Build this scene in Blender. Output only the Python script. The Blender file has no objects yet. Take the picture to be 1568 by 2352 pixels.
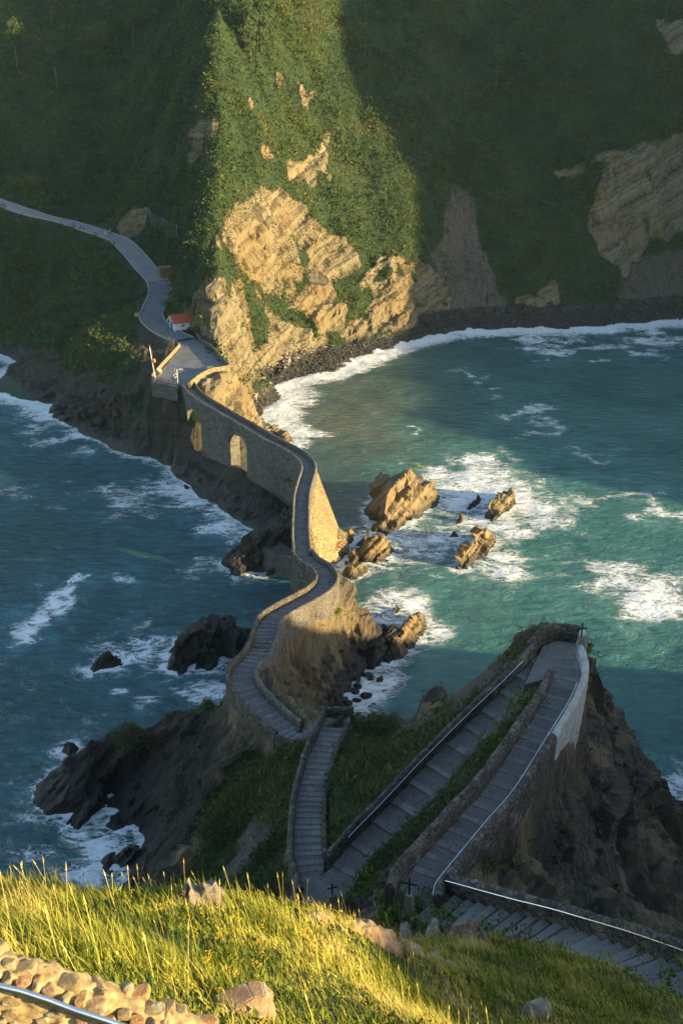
import bpy, bmesh, math, random
import numpy as np
from mathutils import Vector, Matrix
random.seed(7); rng = np.random.default_rng(11)
S = bpy.context.scene; COL = S.collection
R = math.radians
# ------------------------------------------------------------------ camera
CAMZ, PITCH, LENS = 70.0, R(25), 35.0
cam = bpy.data.objects.new('camera', bpy.data.cameras.new('camera')); COL.objects.link(cam)
cam.location = (0, 0, CAMZ); cam.rotation_euler = (math.pi/2 - PITCH, 0, 0)
cam.data.sensor_fit = 'VERTICAL'; cam.data.sensor_height = 36; cam.data.lens = LENS
cam.data.clip_start = 0.1; cam.data.clip_end = 5000
S.camera = cam
# ------------------------------------------------------------------ sky and sun (from the right, a little behind)
SUN_A, SUN_E = R(20), R(10.5)          # direction to the sun in plan: (cos a, -sin a)
sdir = Vector((math.cos(SUN_A)*math.cos(SUN_E), -math.sin(SUN_A)*math.cos(SUN_E), math.sin(SUN_E)))
W = bpy.data.worlds.new('World'); S.world = W; W.use_nodes = True
wn = W.node_tree; bg = wn.nodes['Background']
sk = wn.nodes.new('ShaderNodeTexSky'); sk.sky_type = 'NISHITA'; sk.sun_disc = False
sk.sun_elevation = SUN_E; sk.sun_rotation = math.atan2(sdir.x, sdir.y)
sk.air_density = 1.0; sk.dust_density = 0.8; sk.ozone_density = 1.2
wn.links.new(sk.outputs[0], bg.inputs[0]); bg.inputs[1].default_value = 0.135
sl = bpy.data.objects.new('sun', bpy.data.lights.new('sun', 'SUN')); COL.objects.link(sl)
sl.data.energy = 5.0; sl.data.angle = R(0.9); sl.data.color = (1.0, 0.76, 0.38)
sl.rotation_euler = sdir.to_track_quat('Z', 'Y').to_euler(); sl.location = sdir*300
S.view_settings.view_transform = 'Standard'; S.view_settings.look = 'None'
S.view_settings.exposure = 1.55; S.view_settings.gamma = 1.0; S.view_settings.use_curve_mapping = False
S.render.engine = 'CYCLES'; S.cycles.use_denoising = True
S.cycles.max_bounces = 5; S.cycles.diffuse_bounces = 2; S.cycles.glossy_bounces = 2
S.cycles.transmission_bounces = 2; S.cycles.transparent_max_bounces = 4
# ------------------------------------------------------------------ survey helpers: map readings are (x, y, z) on a 1568 x 2352 sheet
FPX = LENS/36*2352
def ray(px, py):
    a = (px-784)/FPX; b = (py-1176)/FPX
    return np.array([a, math.cos(PITCH)-b*math.sin(PITCH), -math.sin(PITCH)-b*math.cos(PITCH)])
def P(px, py, z):
    r = ray(px, py); t = (z-CAMZ)/r[2]
    return np.array([0, 0, CAMZ])+r*t
def sheet(X, Y, Z):
    cp, sp = math.cos(PITCH), math.sin(PITCH); dz = Z-CAMZ
    dep = Y*cp - dz*sp; dep = np.where(dep < 0.5, 0.5, dep)
    return 784+FPX*X/dep, 1176+FPX*(-Y*sp-dz*cp)/dep
def col(px, py0, z0, lst):
    q = P(px, py0, z0); out = [q]
    for py, s in lst:
        r = ray(px, py); u = math.hypot(r[0], r[1]); k = r[2]/u; t = math.tan(R(s)); d0 = math.hypot(q[0], q[1])
        d = (q[2]-t*d0-CAMZ)/(k-t); q = np.array([r[0]/u*d, r[1]/u*d, CAMZ+k*d]); out.append(q)
    return out
# ------------------------------------------------------------------ numpy noise
def _h(ix, iy, iz, seed):
    h = (ix.astype(np.int64)*374761393 + iy.astype(np.int64)*668265263 + iz.astype(np.int64)*2147483647 + seed*974634599) & 0xffffffff
    h = ((h ^ (h >> 13))*1274126177) & 0xffffffff
    h = ((h ^ (h >> 16))*2246822519) & 0xffffffff
    return ((h ^ (h >> 15)) & 0xffffff)/float(0xffffff)
def vnoise(x, y, z=None, seed=0):
    x = np.asarray(x, float); y = np.asarray(y, float)+0*x; z = (0*x if z is None else np.asarray(z, float)+0*x)
    ix, iy, iz = np.floor(x), np.floor(y), np.floor(z); fx, fy, fz = x-ix, y-iy, z-iz
    fx, fy, fz = [f*f*f*(f*(f*6-15)+10) for f in (fx, fy, fz)]
    r = 0
    for a in (0, 1):
        for b in (0, 1):
            for c in (0, 1):
                r = r + _h(ix+a, iy+b, iz+c, seed)*(fx if a else 1-fx)*(fy if b else 1-fy)*(fz if c else 1-fz)
    return r*2-1
def fbm(x, y, z=None, o=4, seed=0, g=0.5):
    r = 0; a = 1; s = 0; f = 1
    for i in range(o):
        r = r + a*vnoise(np.asarray(x)*f, np.asarray(y)*f, None if z is None else np.asarray(z)*f, seed+i); s += a; a *= g; f *= 2.03
    return r/s
def blocks(s, u, v, th, w, seed):
    a = np.floor(s/th); b = np.floor(u/w+_h(a, a*0, a*0, seed+1)*3); c = np.floor(v/w+_h(a, a*0+1, a*0, seed+2)*3)
    return 0.6*(_h(a, a*0, a*0, seed)*2-1)+0.4*(_h(a, b, c, seed+5)*2-1)
def sstep(a, b, x):
    t = np.clip((x-a)/(b-a), 0, 1); return t*t*(3-2*t)
def inpoly(poly, X, Y):
    r = np.zeros(X.shape, bool); n = len(poly)
    for i in range(n):
        x0, y0 = poly[i]; x1, y1 = poly[(i+1) % n]
        if y0 == y1: continue
        c = ((y0 > Y) != (y1 > Y)) & (X < (x1-x0)*(Y-y0)/(y1-y0)+x0); r ^= c
    return r
class RBF:
    def __init__(s, pts):
        A = np.array(pts, float); _, idx = np.unique(np.round(A[:, :2], 1), axis=0, return_index=True); A = A[idx]
        s.c = A[:, :2]; v = A[:, 2]; n = len(A)
        D = np.linalg.norm(s.c[:, None]-s.c[None], axis=2)
        M = np.zeros((n+3, n+3)); M[:n, :n] = D - np.eye(n)*0.25; M[:n, n] = 1; M[:n, n+1:] = s.c; M[n, :n] = 1; M[n+1:, :n] = s.c.T
        s.w = np.linalg.solve(M, np.concatenate([v, [0, 0, 0]])); s.n = n
    def __call__(s, X, Y):
        sh = X.shape; x = X.ravel(); y = Y.ravel(); out = np.empty(x.size)
        for i in range(0, x.size, 40000):
            a, b = x[i:i+40000], y[i:i+40000]
            D = np.sqrt((a[:, None]-s.c[:, 0])**2+(b[:, None]-s.c[:, 1])**2)
            out[i:i+40000] = D@s.w[:s.n]+s.w[s.n]+s.w[s.n+1]*a+s.w[s.n+2]*b
        return out.reshape(sh)
def smooth_line(pts, step=0.5):
    """Catmull-Rom through points, resampled evenly"""
    p = np.array(pts, float); p = np.vstack([2*p[0]-p[1], p, 2*p[-1]-p[-2]]); out = []
    for i in range(1, len(p)-2):
        L = np.linalg.norm(p[i+1]-p[i]); n = max(2, int(L/0.15))
        t = np.linspace(0, 1, n, endpoint=False)[:, None]
        a, b, c, d = p[i-1], p[i], p[i+1], p[i+2]
        out.append(0.5*((2*b)+(c-a)*t+(2*a-5*b+4*c-d)*t*t+(3*b-a-3*c+d)*t**3))
    q = np.vstack(out+[p[-2:-1]]); s = np.concatenate([[0], np.cumsum(np.linalg.norm(np.diff(q, axis=0), axis=1))])
    n = max(2, int(round(s[-1]/step))+1); u = np.linspace(0, s[-1], n)
    return np.stack([np.interp(u, s, q[:, k]) for k in range(q.shape[1])], 1)
def sheet_line(pts, step=0.5): return smooth_line([P(*p[:3]) for p in pts], step)
def normals2(L):
    t = np.gradient(L[:, :2], axis=0); t /= np.linalg.norm(t, axis=1)[:, None]+1e-9
    return np.stack([-t[:, 1], t[:, 0]], 1)          # left-hand normal
def offset(L, d):
    n = normals2(L); o = L.copy(); o[:, :2] += n*(d if np.isscalar(d) else np.asarray(d)[:, None]); return o
def near_line(X, Y, L):
    """distance to polyline and z there"""
    sh = X.shape; x = X.ravel(); y = Y.ravel(); bd = np.full(x.size, 1e9); bz = np.zeros(x.size)
    lo = L[:, :2].min(0)-14; hi = L[:, :2].max(0)+14
    m = np.where((x > lo[0]) & (x < hi[0]) & (y > lo[1]) & (y < hi[1]))[0]; xm, ym = x[m], y[m]
    d0 = np.full(m.size, 1e9); z0 = np.zeros(m.size)
    for a, b in zip(L[:-1], L[1:]):
        v = b[:2]-a[:2]; q = v@v+1e-9; t = np.clip(((xm-a[0])*v[0]+(ym-a[1])*v[1])/q, 0, 1)
        d = np.hypot(xm-a[0]-t*v[0], ym-a[1]-t*v[1]); k = d < d0
        d0 = np.where(k, d, d0); z0 = np.where(k, a[2]+t*(b[2]-a[2]), z0)
    bd[m] = d0; bz[m] = z0
    return bd.reshape(sh), bz.reshape(sh)
# ------------------------------------------------------------------ object helpers
def props(o, label=None, cat=None, group=None, kind=None):
    if label: o['label'] = label
    if cat: o['category'] = cat
    if group: o['group'] = group
    if kind: o['kind'] = kind
    return o
def empty(name, loc=(0, 0, 0), rz=0.0, label=None, cat=None, group=None):
    o = bpy.data.objects.new(name, None); COL.objects.link(o); o.empty_display_size = 0.3
    o.location = loc; o.rotation_euler = (0, 0, rz)
    return props(o, label, cat, group)
def mesh_np(name, V, F, mats, parent=None, smooth=True, attrs=None):
    V = np.asarray(V, np.float32); F = np.asarray(F, np.int32); k = F.shape[1]; n = len(F)
    me = bpy.data.meshes.new(name)
    me.vertices.add(len(V)); me.vertices.foreach_set('co', V.ravel())
    me.loops.add(n*k); me.loops.foreach_set('vertex_index', F.ravel())
    me.polygons.add(n); me.polygons.foreach_set('loop_start', np.arange(0, n*k, k, dtype=np.int32))
    me.polygons.foreach_set('loop_total', np.full(n, k, np.int32))
    me.polygons.foreach_set('use_smooth', np.full(n, smooth))
    for nm, a in (attrs or {}).items():
        at = me.attributes.new(nm, 'FLOAT', 'POINT'); at.data.foreach_set('value', np.asarray(a, np.float32).ravel())
    me.update(); me.validate()
    me.materials.append(mats)
    o = bpy.data.objects.new(name, me); COL.objects.link(o); o.parent = parent
    return o
def grid_faces(ny, nx):
    i = np.arange(ny*nx).reshape(ny, nx)
    return np.stack([i[:-1, :-1], i[:-1, 1:], i[1:, 1:], i[1:, :-1]], -1).reshape(-1, 4)
def bm_obj(name, bm, mat, parent=None, smooth=False, bevel=0):
    me = bpy.data.meshes.new(name)
    if bevel: bmesh.ops.bevel(bm, geom=list(bm.edges), offset=bevel, segments=2, affect='EDGES')
    bmesh.ops.recalc_face_normals(bm, faces=list(bm.faces))
    bm.to_mesh(me); bm.free(); me.materials.append(mat)
    for p in me.polygons: p.use_smooth = smooth
    o = bpy.data.objects.new(name, me); COL.objects.link(o); o.parent = parent
    return o
def add_box(bm, c, s, rz=0, M=None):
    m = Matrix.Translation(c) @ Matrix.Rotation(rz, 4, 'Z') @ Matrix.Diagonal((*s, 1))
    if M is not None: m = M @ m
    bmesh.ops.create_cube(bm, size=1, matrix=m)
def add_tube(bm, pts, r, seg=8, r1=None, cap=True):
    pts = [Vector(p) for p in pts]; rings = []; n = len(pts)
    for i, p in enumerate(pts):
        t = (pts[min(i+1, n-1)]-pts[max(i-1, 0)]).normalized()
        a = t.cross(Vector((0, 0, 1)) if abs(t.z) < 0.95 else Vector((1, 0, 0))).normalized(); b = t.cross(a)
        rr = r if r1 is None else r+(r1-r)*i/(n-1)
        rings.append([bm.verts.new(p+(a*math.cos(k*2*math.pi/seg)+b*math.sin(k*2*math.pi/seg))*rr) for k in range(seg)])
    for q, w in zip(rings, rings[1:]):
        for k in range(seg): bm.faces.new((q[k], q[(k+1) % seg], w[(k+1) % seg], w[k]))
    if cap: bm.faces.new(rings[0][::-1]); bm.faces.new(rings[-1])
def box_part(name, c, s, mat, parent, rz=0, bevel=0):
    bm = bmesh.new(); add_box(bm, c, s, rz); return bm_obj(name, bm, mat, parent, bevel=bevel)
def tube_part(name, pts, r, mat, parent=None, seg=8, r1=None):
    bm = bmesh.new(); add_tube(bm, pts, r, seg, r1); return bm_obj(name, bm, mat, parent, smooth=True)
# ------------------------------------------------------------------ material helpers
class MB:
    def __init__(s, name):
        s.m = bpy.data.materials.new(name); s.m.use_nodes = True; s.t = s.m.node_tree
        s.b = s.t.nodes['Principled BSDF']; s.pos = None
    def n(s, typ, ins=None, **pr):
        nd = s.t.nodes.new('ShaderNode'+typ)
        for k, v in pr.items(): setattr(nd, k, v)
        for k, v in (ins or {}).items():
            if isinstance(v, bpy.types.NodeSocket): s.t.links.new(v, nd.inputs[k])
            else: nd.inputs[k].default_value = v
        return nd
    def P(s):
        if s.pos is None: s.pos = s.n('NewGeometry').outputs['Position']
        return s.pos
    def O(s): return s.n('TexCoord').outputs['Object']
    def noise(s, scale, detail=4, rough=0.55, vec=None, dist=0.0, out=0):
        return s.n('TexNoise', {'Vector': vec or s.P(), 'Scale': scale, 'Detail': detail, 'Roughness': rough, 'Distortion': dist}).outputs[out]
    def ramp(s, f, stops, interp='LINEAR'):
        r = s.n('ValToRGB', {0: f}); cr = r.color_ramp; cr.interpolation = interp
        while len(cr.elements) < len(stops): cr.elements.new(0.5)
        for e, (p, c) in zip(cr.elements, stops):
            e.position = p; e.color = (*c, 1) if len(c) == 3 else c
        return r.outputs[0]
    def math(s, op, a, b=None, c=None, clamp=False):
        d = {0: a}
        if b is not None: d[1] = b
        if c is not None: d[2] = c
        nd = s.n('Math', d, operation=op); nd.use_clamp = clamp; return nd.outputs[0]
    def map(s, v, a, b, c=0.0, d=1.0, smooth=True):
        return s.n('MapRange', {0: v, 1: a, 2: b, 3: c, 4: d}, interpolation_type='SMOOTHSTEP' if smooth else 'LINEAR').outputs[0]
    def mix(s, f, a, b, mode='MIX'):
        nd = s.n('Mix', data_type='RGBA', blend_type=mode)
        for i, v in ((0, f), (6, a), (7, b)):
            if isinstance(v, bpy.types.NodeSocket): s.t.links.new(v, nd.inputs[i])
            elif i == 0: nd.inputs[0].default_value = v
            else: nd.inputs[i].default_value = (*v, 1) if len(v) == 3 else v
        return nd.outputs[2]
    def attr(s, name): return s.n('Attribute', attribute_name=name).outputs['Fac']
    def bump(s, h, strength=0.5, dist=0.1, nrm=None):
        d = {'Height': h, 'Strength': strength, 'Distance': dist}
        if nrm is not None: d['Normal'] = nrm
        return s.n('Bump', d).outputs[0]
    def out(s, color=None, rough=None, normal=None, spec=0.3, metal=0.0):
        for k, v in (('Base Color', color), ('Roughness', rough), ('Normal', normal), ('Specular IOR Level', spec), ('Metallic', metal)):
            if v is None: continue
            if isinstance(v, bpy.types.NodeSocket): s.t.links.new(v, s.b.inputs[k])
            elif k == 'Base Color': s.b.inputs[k].default_value = (*v, 1)
            else: s.b.inputs[k].default_value = v
        return s.m
def dotv(mb, n, vec=None):
    return mb.n('VectorMath', {0: vec or mb.P(), 1: n}, operation='DOT_PRODUCT').outputs['Value']
def plain(name, c, rough=0.6, var=0.25, scale=3.0, metal=0.0, spec=0.3):
    mb = MB(name); n = mb.noise(scale, 5)
    a = tuple(x*(1-var) for x in c); b = tuple(min(1, x*(1+var)) for x in c)
    return mb.out(mb.ramp(n, [(0.3, a), (0.7, b)]), rough, mb.bump(n, 0.2, 0.02), spec, metal)
def strata(mb, n, tone, freq=1.0):
    """bedded rock: colour and height from a bedding coordinate"""
    warp = mb.noise(0.12, 2); s = mb.math('ADD', dotv(mb, n), mb.math('MULTIPLY', warp, 2.0))
    s = mb.math('ADD', s, mb.math('MULTIPLY', mb.noise(1.1, 2), 0.25))
    def layer(f, det):
        return mb.n('TexNoise', {'W': mb.math('MULTIPLY', s, f*freq), 'Scale': 1.0, 'Detail': det, 'Roughness': 0.6}, noise_dimensions='1D').outputs[0]
    l1, l2 = layer(0.9, 3), layer(3.2, 3)
    blocks = mb.n('TexVoronoi', {'Vector': mb.P(), 'Scale': 0.8}, feature='F1').outputs['Distance']
    rough = mb.noise(1.7, 6, 0.72)
    h = mb.math('ADD', mb.math('MULTIPLY', l1, 1.0), mb.math('ADD', mb.math('MULTIPLY', l2, 0.6), mb.math('MULTIPLY', rough, 0.55)))
    h = mb.math('ADD', h, mb.math('MULTIPLY', blocks, 0.3))
    cr = mb.ramp(l1, [(0.3, tuple(0.62*x for x in tone)), (0.48, tone), (0.62, tuple(1.25*x for x in tone)), (0.72, tuple(0.8*x for x in tone))])
    cr = mb.mix(mb.map(l2, 0.34, 0.50, 0.8, 0), cr, tuple(0.33*x for x in tone))
    cr = mb.mix(mb.map(rough, 0.42, 0.3, 0, 0.7), cr, tuple(0.4*x for x in tone))
    big = mb.noise(0.07, 3)
    cr = mb.mix(mb.map(big, 0.45, 0.65, 0, 0.5), cr, (tone[0]*1.05, tone[1]*0.82, tone[2]*0.55))
    return cr, h
# ================================================================== lines of the paths and the road
ROAD = sheet_line([(-260,395,40),(-120,425,37),(0,466,34),(80,492,32),(160,512,30),(240,538,28),(275,552,27),(305,580,25),(335,615,22.5),(362,645,20.5),(368,672,19),(355,705,17.6),(348,730,16.6),(375,757,15.8),(420,780,15.3)], 0.8)
PLAT = [P(*q) for q in [(352,868,15),(415,795,15.4),(400,770,15.6),(440,765,15.6),(470,790,15.4),(528,848,15),(490,858,15),(432,892,14.8),(408,886,14.9)]]
BRIDGE = sheet_line([(430,888,14.7),(455,917,14.0),(500,946,13.1),(560,981,11.9),(620,1016,10.9),(668,1041,10.2),(698,1062,9.8),(709,1085,9.6),(700,1120,9.5),(693,1150,9.5),(691,1200,9.5),(691,1245,9.6),(694,1278,9.8)], 0.5)
CAUSE = sheet_line([(694,1276,9.8),(712,1297,10.0),(736,1312,10.3),(750,1332,10.9),(745,1352,11.5),(722,1372,12.0),(680,1395,12.8),(640,1418,13.6),(618,1438,14.2),(606,1478,15.0),(592,1510,15.6),(572,1532,16.0),(556,1556,16.2),(565,1588,16.2),(598,1628,16.4),(638,1666,16.6),(664,1686,16.8)], 0.4)
STAIR1 = sheet_line([(772,1652,18.5),(758,1690,19.2),(738,1735,20.1),(722,1790,21.1),(711,1850,22.3),(707,1920,23.8),(709,1980,25.0),(722,2030,25.9),(732,2062,26.2)], 0.35)
RAMP = sheet_line([(752,2052,26.2),(796,2002,26.4),(840,1950,26.7),(910,1876,27.4),(1000,1778,28.5),(1100,1676,29.8),(1165,1613,30.7),(1215,1563,31.5),(1262,1515,31.9)], 0.35)
UPPER = sheet_line([(1292,1508,32.0),(1302,1550,32.1),(1280,1615,32.4),(1215,1720,32.9),(1145,1828,33.5),(1080,1902,34.1),(1010,1985,34.7),(962,2045,35.2),(950,2085,35.4)], 0.35)
STAIR2 = sheet_line([(985,2082,35.5),(1060,2104,36.2),(1150,2130,37.2),(1260,2160,38.6),(1380,2198,40.4),(1480,2235,41.9),(1600,2285,43.6),(1720,2340,45)], 0.3)
HIDDEN = smooth_line([P(655,1690,16.8), P(690,1700,17.2), P(740,1672,18.0), P(772,1652,18.5)], 0.4)
# ================================================================== mainland terrain
mp = []
for px, py0, z0, l in [
  (-260,388,41,[(300,40),(0,36)]),(-120,418,37,[(300,40),(0,36)]),
  (0,458,34,[(300,38),(150,37),(0,35)]),(120,488,31.3,[(300,40),(150,38),(0,35)]),(245,520,28,[(400,42),(200,37),(0,35)]),
  (330,585,24,[(500,45),(400,38),(200,37),(0,36)]),
  (400,640,20.5,[(600,50),(500,42),(380,42),(200,38),(0,36)]),
  (440,758,15.8,[(735,58),(640,52),(540,42),(300,38),(150,38),(0,36)]),
  (500,815,14.2,[(700,62),(600,56),(500,45),(350,42),(200,40),(0,38)]),
  (560,966,0,[(850,13),(720,66),(640,40),(450,62),(300,42),(200,40),(60,48)]),
  (600,938,0,[(838,12),(700,64),(655,38),(430,62),(300,44),(200,40),(60,48)]),
  (640,910,0,[(822,10),(760,68),(655,32),(440,64),(300,42),(200,40),(60,48)]),
  (720,872,0,[(788,10),(745,68),(690,28),(490,64),(330,45),(150,40),(0,39)]),
  (770,852,0,[(782,10),(740,45),(680,42),(640,50),(540,60),(380,45),(200,40),(0,38)]),
  (800,840,0,[(776,10),(715,68),(640,38),(560,50),(430,48),(200,40),(0,38)]),
  (850,820,0,[(770,10),(735,70),(700,30),(600,52),(430,45),(200,40),(0,38)]),
  (900,800,0,[(765,10),(600,66),(400,43),(200,40),(0,38)]),
  (960,782,0,[(752,10),(595,66),(400,43),(200,40),(0,38)]),
  (1020,768,0,[(742,12),(650,62),(560,50),(400,43),(200,40),(0,38)]),
  (1060,760,0,[(738,14),(600,46),(440,42),(300,42),(150,40),(0,38)]),
  (1120,757,0,[(735,18),(640,46),(520,44),(400,42),(200,40),(0,38)]),
  (1200,753,0,[(725,20),(640,52),(560,48),(400,42),(200,40),(0,38)]),
  (1300,755,0,[(725,16),(620,54),(500,50),(400,42),(200,40),(0,38)]),
  (1400,748,0,[(715,16),(600,54),(480,60),(360,60),(200,42),(0,38)]),
  (1480,742,0,[(705,16),(620,45),(520,62),(350,64),(200,42),(0,38)]),
  (1560,736,0,[(695,18),(560,45),(430,62),(320,68),(150,44),(0,40)]),
  (1680,730,0,[(600,45),(400,58),(200,45),(0,40)]),
  # left shore up to the road
  (-200,760,0,[(720,34),(600,22)]),(-60,785,0,[(750,34),(650,22)]),(0,812,0,[(780,36),(660,24)]),(60,838,0,[(800,36),(680,27)]),(120,928,0,[(840,34),(700,30)]),(180,980,0,[(890,32),(760,32)]),
  (245,1018,0,[(930,36),(820,34),(720,32)]),(300,1046,0,[(960,38),(860,44),(800,44)]),
  (345,1050,0,[(960,55),(915,50)]),(385,1048,0,[(980,66),(930,66)])]:
    mp += [tuple(q) for q in col(px, py0, z0, l)]
mp += [tuple(q) for q in ROAD[::3]]
mp += [tuple(q) for q in PLAT] + [tuple(P(*q)) for q in [(440,830,15),(470,830,15),(400,840,15),(310,735,16.0),(330,800,9.5),(375,830,10),(345,900,12),(380,905,12.2),(395,905,12),(365,950,7.5)]]
# rock slab under the bridge, seabed
mp += [tuple(P(*q)) for q in [(400,1070,0),(440,1115,0),(500,1152,0),(545,1192,0),(592,1216,0),(432,1018,5.6),(480,1045,5.2),(540,1075,4.6),(600,1125,3.2),(650,1185,1.2),(420,1050,3),(500,1100,2.6)]]
mp += [tuple(P(*q)) for q in [(500,860,13),(545,880,9),(575,940,2.5),(590,966,0),(520,930,6)]]
for x, y in [(-5,165),(0,172),(5,185),(10,205),(25,235),(45,250),(0,150),(20,160),(60,180),(80,240),(40,200),(-8,185),(-14,172),(-10,166),(-35,158),(-50,160),(-70,180),(-95,210),(-60,140),(-30,145),(-20,138),(-8,140),(-5,132),(0,130),(40,135),(-70,130)]:
    mp.append((x, y, -3.5))
# ground beyond the frame: hills go on; ridge and right headland shaped to cast shade
mp += [(-200,280,0),(-210,330,35),(-220,400,80),(-140,430,95),(-60,430,105),(0,430,118),(60,440,120),(130,430,118),(230,420,110),(-220,470,105),(0,470,125),(230,470,118),
  (112,288,12),(118,300,50),(125,330,82),
  (152,104,6),(152,114,14),(152,125,22),(152,150,28),(152,175,28),(152,195,25),(152,215,21),(152,231,23),(153,243,62),(154,253,88),(156,267,108),(165,288,122),(175,330,115),(-25,296,94),(-22,320,112),(-16,350,128),(-10,390,130),
  (150,92,-2),(135,100,-2),(130,122,4),(128,150,5),(126,182,6),(124,215,8),(118,250,3),(172,105,0),(185,150,8),(200,178,18),(215,230,80),(230,300,90),(108,268,-1),(104,240,-3),(100,200,-4),(105,150,-4),(110,110,-4),(230,150,-3),(230,100,-3),(110,128,-4)]
mfield = RBF(mp)
def axis(segs):
    out = []
    for a, b, h in segs: out.append(np.linspace(a, b, max(2, int(round((b-a)/h))), endpoint=False))
    return np.concatenate(out+[[segs[-1][1]]])
mx = axis([(-220,-118,5),(-118,-72,0.9),(-72,60,0.5),(60,112,0.7),(112,240,4)])
my = axis([(88,128,4),(128,195,0.55),(195,285,0.42),(285,385,0.9),(385,470,6)])
MX, MY = np.meshgrid(mx, my); MZ = mfield(MX, MY)
big = fbm(MX/22, MY/22, o=4, seed=3); MZ += np.where(MZ > 1.5, np.clip((MZ-1.5)/8, 0, 1)*big*2.6, 0)
MZ += np.clip(MZ/4, 0, 1)*fbm(MX/5, MY/5, o=3, seed=9)*0.7
def carve(X, Y, Z, L, half, fall, sink=0.12):
    d, zl = near_line(X, Y, L); w = 1-sstep(half, half+fall, d)
    return Z*(1-w)+(zl-sink)*w
MZ = carve(MX, MY, MZ, ROAD, 3.0, 3.2)
pp = [(q[0], q[1]) for q in PLAT]; ins = inpoly(pp, MX, MY)
d, _ = near_line(MX, MY, np.array(PLAT+[PLAT[0]])); w = np.where(ins, 1, 1-sstep(0.3, 2.2, d)); MZ = MZ*(1-w)+(15.0-0.25)*w
d, zl = near_line(MX, MY, BRIDGE); 
sb_ = np.linalg.norm(np.stack([MX-BRIDGE[0, 0], MY-BRIDGE[0, 1]], -1), axis=-1); cap = np.where(sb_ < 4.6, zl-1.0, 4.4+(zl-5.4)*(1-sstep(4.6, 5.4, sb_)))+np.clip(d-2.6, 0, 50)*np.where(sb_ < 9, 4.0, 1.8)
MZ = np.where((d < 9) & (MZ > cap), cap, MZ)
MZ = np.maximum(MZ, -5)
def grid_normals(X, Y, Z):
    V = np.stack([X, Y, Z], -1); gu = np.gradient(V, axis=1); gv = np.gradient(V, axis=0)
    n = np.cross(gu, gv); return n/(np.linalg.norm(n, axis=-1, keepdims=True)+1e-9)
def blurmask(m, it=2):
    m = m.astype(float)
    for _ in range(it):
        p = np.pad(m, 1, mode='edge'); m = (p[1:-1, 1:-1]*2+p[:-2, 1:-1]+p[2:, 1:-1]+p[1:-1, :-2]+p[1:-1, 2:])/6
    return m
N3 = grid_normals(MX, MY, MZ); slope = np.degrees(np.arccos(np.clip(N3[..., 2], -1, 1)))
sx, sy = sheet(MX, MY, MZ); jx = sx+fbm(MX/4, MY/4, MZ/4, o=4, seed=21)*20; jy = sy+fbm(MX/4, MY/4, MZ/4, o=4, seed=22)*16
def polys(ps): 
    m = np.zeros(MX.shape, bool)
    for p in ps: m |= inpoly(p, jx, jy)
    return m
rock = polys([[(490,548),(520,500),(560,450),(590,425),(650,435),(700,470),(740,500),(760,540),(800,545),(832,600),(815,640),(770,650),(720,620),(690,640),(650,690),(600,670),(560,630),(530,600)],
  [(410,750),(420,690),(470,645),(545,640),(600,680),(680,740),(760,775),(750,835),(640,865),(560,880),(540,870),(495,790)],
  [(745,690),(765,760),(800,785),(885,765),(875,740),(820,715)],[(830,650),(870,592),(965,590),(1015,635),(1040,690),(1010,745),(900,768),(850,720)],[(640,690),(760,640),(780,690),(760,775),(700,760)],[(740,300),(760,300),(755,340),(735,335)],[(600,330),(640,345),(630,375),(595,365)],[(660,370),(700,380),(690,420),(655,410)],
  [(690,395),(740,330),(760,360),(750,420),(720,430)],[(1340,520),(1400,350),(1580,300),(1580,540),(1480,560),(1440,640),(1380,580)],[(1260,400),(1400,345),(1400,365),(1270,415)],
  [(425,325),(455,280),(505,280),(495,325),(445,378)],[(262,520),(300,470),(345,478),(335,525),(290,545)],[(625,165),(650,170),(655,200),(630,205)],[(680,190),(725,200),(720,255),(690,250)],[(560,232),(580,232),(580,252),(560,252)],
  [(1500,50),(1580,40),(1580,130),(1530,120)],[(600,640),(660,620),(660,660),(610,690)],
  [(-60,770),(60,795),(110,800),(200,850),(300,830),(325,735),(405,795),(370,850),(350,905),(405,905),(410,1070),(290,1070),(120,960),(0,840)],
  [(440,880),(535,845),(600,900),(600,985),(520,950)],[(380,1000),(700,1080),(700,1240),(560,1220),(400,1090)],[(1180,690),(1270,640),(1290,700),(1200,735)]])
grassy = polys([[(130,790),(310,735),(318,790),(230,840),(160,850)],[(255,985),(350,890),(362,915),(285,985)],[(60,760),(130,760),(120,800)],[(230,860),(320,820),(330,850),(250,890)],[(570,700),(600,690),(625,740),(612,790),(580,790),(572,730)],[(545,632),(560,632),(690,725),(735,770),(720,775),(640,718)]])
scree = polys([[(1012,490),(1040,428),(1078,428),(1092,520),(1112,600),(1155,690),(1175,725),(1030,735),(1010,640),(985,580),(1020,540)],[(1420,690),(1440,600),(1580,560),(1580,705)],[(700,610),(760,615),(745,690),(700,680)]])
rock &= ~grassy; rock &= ~((fbm((MX+0.4*MZ)/9, (MZ-0.39*MX-0.17*MY)/1.5, o=3, seed=73) > 0.46) & (sy < 900) & (sx > 400))
rock &= ~((fbm(MX/5, MY/5, MZ/5, o=3, seed=71) > 0.46) & (sy < 700) & (sx > 400))
offr = (sx > 1590) & (slope > 55); rock |= offr
sh = (MX > -30) & (MZ < 3.6+0.8*fbm(MX/3, MY/3, o=2, seed=5)) & (MY > 175) & ~((sx > 720) & (slope > 35))
sh |= (MX > 20) & (MX < 115) & (MZ < 5) & (MY > 230)
rock |= (near_line(MX, MY, BRIDGE)[0] < 8) & (MZ < 9); rockA = blurmask(rock); screeA = blurmask(scree & ~rock); beachA = blurmask(sh & (MZ < 4.5))
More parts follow.
